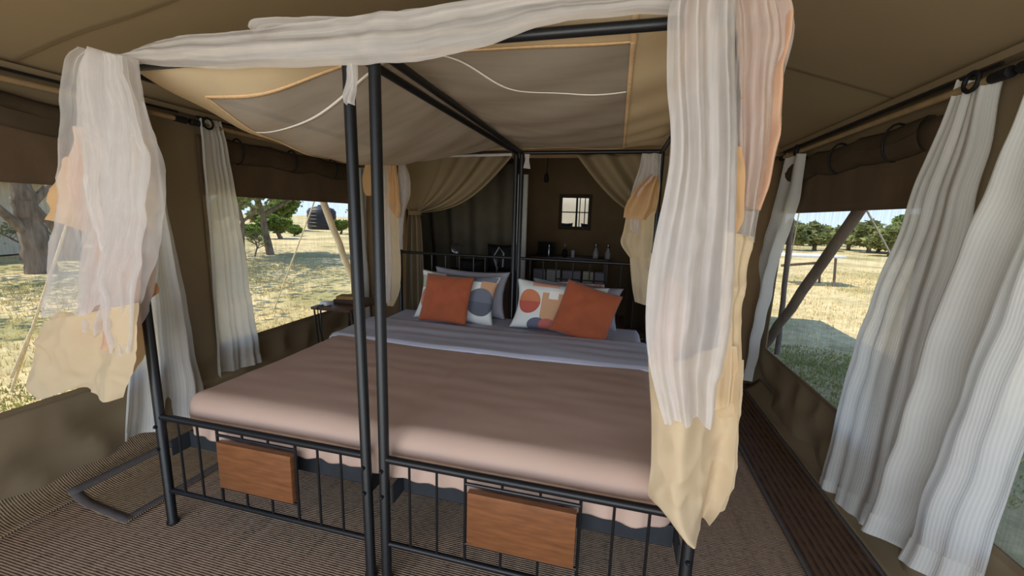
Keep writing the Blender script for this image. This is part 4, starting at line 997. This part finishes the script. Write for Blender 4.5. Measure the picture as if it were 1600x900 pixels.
# ------------------------------------------------------------------ back room things
wt = thing('wash_table', 'dark wooden washstand against the back canvas wall', 'table', (-.68, 6.15, 0))
MB().box((-.60, -.22, .90), (.60, .22, .945), .006).build('table_top', 'dark_wood', wt)
for sx in (-.56, .56):
    for sy in (-.18, .18): MB().box((sx - .025, sy - .025, 0), (sx + .025, sy + .025, .90)).build('leg', 'dark_wood', wt)
MB().tube([(-.56, -.2, .74), (.56, -.2, .74)], .012, 8).build('towel_bar', 'dark_wood', wt)
for k, (xa, xb, mtn, lb) in enumerate(((-.48, -.30, 'grey_pillow', 'grey towel hanging at the left end of the washstand bar'), (-.28, -.08, 'curtain', 'cream towel hanging beside the grey one on the bar'),
                                   (-.05, .22, 'grey_pillow', 'wide grey towel in the middle of the washstand bar'), (.25, .40, 'tent_pale', 'pale cream towel right of the wide grey towel'), (.42, .55, 'grey_pillow', 'narrow grey towel at the right end of the bar'))):
    def tw(u, v, xa=xa, xb=xb):
        a = v * 2 - 1; z = .765 - abs(a) ** 1.0 * .42 if abs(a) > .05 else .765 - .0
        return Vector((xa + (xb - xa) * u, -.2 + (.022 if a > 0 else -.022) * min(1, abs(a) / .06) + .008 * math.sin(9 * u + 5 * k) * abs(a), z)) 
    o = grid('towel', tw, 12, 30, mtn, thick=.005); o.location = (-.68, 6.15, 0); tag(o, lb, 'towel')
ZW = .947
def on_t(o, x, y=6.10): o.location = (x, y, ZW); return o
mc = thing('vanity_box', 'black box with open lid on the washstand, left end', 'box', (-1.02, 6.12, ZW))
MB().box((-.13, -.08, 0), (.13, .08, .02), .003).build('base', 'hide_black', mc); MB().box((-.13, .05, .02), (.13, .065, .20), .003).build('lid', 'hide_black', mc)
o = MB().lathe([(.022, 0), (.024, .01), (.024, .10), (.012, .13), (.012, .17)], n=14).build('bottle', 'steel'); on_t(o, -.95, 6.0); tag(o, 'slim steel bottle in front of the black box', 'bottle')
dp = thing('soap_dispenser', 'dark soap dispenser with steel pump on the washstand', 'dispenser', (-.72, 6.05, ZW))
MB().lathe([(.036, 0), (.038, .01), (.038, .10), (.016, .12)], n=16).build('bottle', 'hide_black', dp); MB().tube([(0, 0, .12), (0, 0, .17), (0, -.03, .175)], .006, 8).build('pump', 'steel', dp)
o = MB().lathe([(.026, 0), (.03, .10), (.027, .10), (.023, .008)], n=16).build('tumbler', 'glass'); on_t(o, -.60, 6.05); tag(o, 'small tumbler next to the dark soap dispenser', 'glass')
for xx, lb in ((-.27, 'glass water carafe, left of the two on the washstand'), (-.10, 'glass water carafe nearest the right end of the washstand')):
    c_ = thing('carafe', lb, 'carafe', (xx, 6.05, ZW), 0)
    MB().lathe([(.036, 0), (.042, .02), (.040, .08), (.018, .13), (.016, .17), (.020, .18)], n=18).build('bottle', 'glass', c_)
    MB().lathe([(.022, .155), (.024, .16), (.022, .20), (.0221, .202)], n=18).build('upturned_cup', 'steel', c_)
# hanging light switch
lp = thing('pendant_lamp', 'black pendant lamp holder hanging on a cord in the back room', 'lamp', (-.93, 5.4, 2.0))
MB().tube([(0.03, 0, .75), (.02, 0, .4), (.0, 0, .08)], .005, 6).build('cord', 'hide_black', lp)
MB().lathe([(.012, .08), (.028, .05), (.032, -.01), (.022, -.04)], n=14).build('lamp_holder', 'hide_black', lp)
# pale curtain strip and dark folds dividing the back room
bc = grid('doorway_curtain', lambda u, v: (-1.22 + .14 * u, 5.0 - .02 * math.sin(14 * u), 2.02 - 2.015 * v), 24, 20, 'curtain'); tag(bc, 'narrow white curtain hanging in the back room behind middle posts', 'curtain')
dk = grid('doorway_curtain', lambda u, v: (-2.75 + 1.42 * u - .35 * (1 - v) * (1 - u) * 0 + .25 * (v - .5) * (1 - u), 5.35 - .055 * math.sin(30 * u + 2 * math.sin(4 * u)) + .1 * u, 2.2 - 2.19 * v), 120, 24, 'mid_canvas', thick=.004); tag(dk, 'dark folded curtain filling the left side of the back room', 'curtain')
dk2 = grid('doorway_curtain', lambda u, v: (.18 + 1.1 * u, 5.6 - .05 * math.sin(24 * u + 2 * v), 2.3 - 2.25 * v), 60, 16, 'dark_canvas', thick=.004); tag(dk2, 'dark folded curtain at the right side of the back room', 'curtain')
# luggage bench with bags, a small fan and a strap
lb_ = thing('luggage_bench', 'dark wooden bench behind the left headboard', 'bench', (-1.62, 4.75, 0))
MB().box((-.45, -.2, .80), (.45, .2, .84), .004).build('bench_top', 'dark_wood', lb_)
for sx in (-.42, .42):
    for sy in (-.17, .17): MB().box((sx - .02, sy - .02, 0), (sx + .02, sy + .02, .8)).build('leg', 'dark_wood', lb_)
bk = thing('backpack', 'black backpack on the bench behind the left headboard', 'backpack', (-1.32, 4.72, .842))
o = obj('body', cushion_mesh(.36, .34, .2, 9, pinch=.08), 'hide_black', bk)
MB().tube([(-.02, -.10, .05), (-.06, -.13, .2), (0, -.11, .31), (.06, -.12, .24), (.05, -.12, .08)], .010, 6).build('strap', 'grey_pillow', bk)['label'] = 'looped grey strap'
fn_ = thing('clip_fan', 'small desk fan with pale round face on the bench', 'fan', (-1.92, 4.72, .842), .2)
MB().lathe([(.06, 0), (.06, .015), (.012, .02), (.012, .2)], n=14).build('stand', 'hide_black', fn_)
mb = MB(); mb.lathe([(.062, 0), (.068, .01), (.068, .035), (.05, .045)], n=20); hd = mb.build('head', 'steel', fn_); hd.location = (0, 0, .25); hd.rotation_euler = (math.radians(65), 0, .6)
tb_ = obj('pouch', cushion_mesh(.20, .14, .12, 12, pinch=.06), 'tan_bag'); tb_.location = (-1.72, 4.70, .842); tag(tb_, 'tan fabric pouch on the bench between fan and backpack', 'pouch')
db = obj('duffel_bag', cushion_mesh(.34, .16, .16, 14, pinch=.05), 'hide_black'); db.location = (-1.58, 4.66, .842); db.location.x = -1.66; db.location.y = 4.60; tag(db, 'low black duffel bag in front of the tan pouch', 'bag')
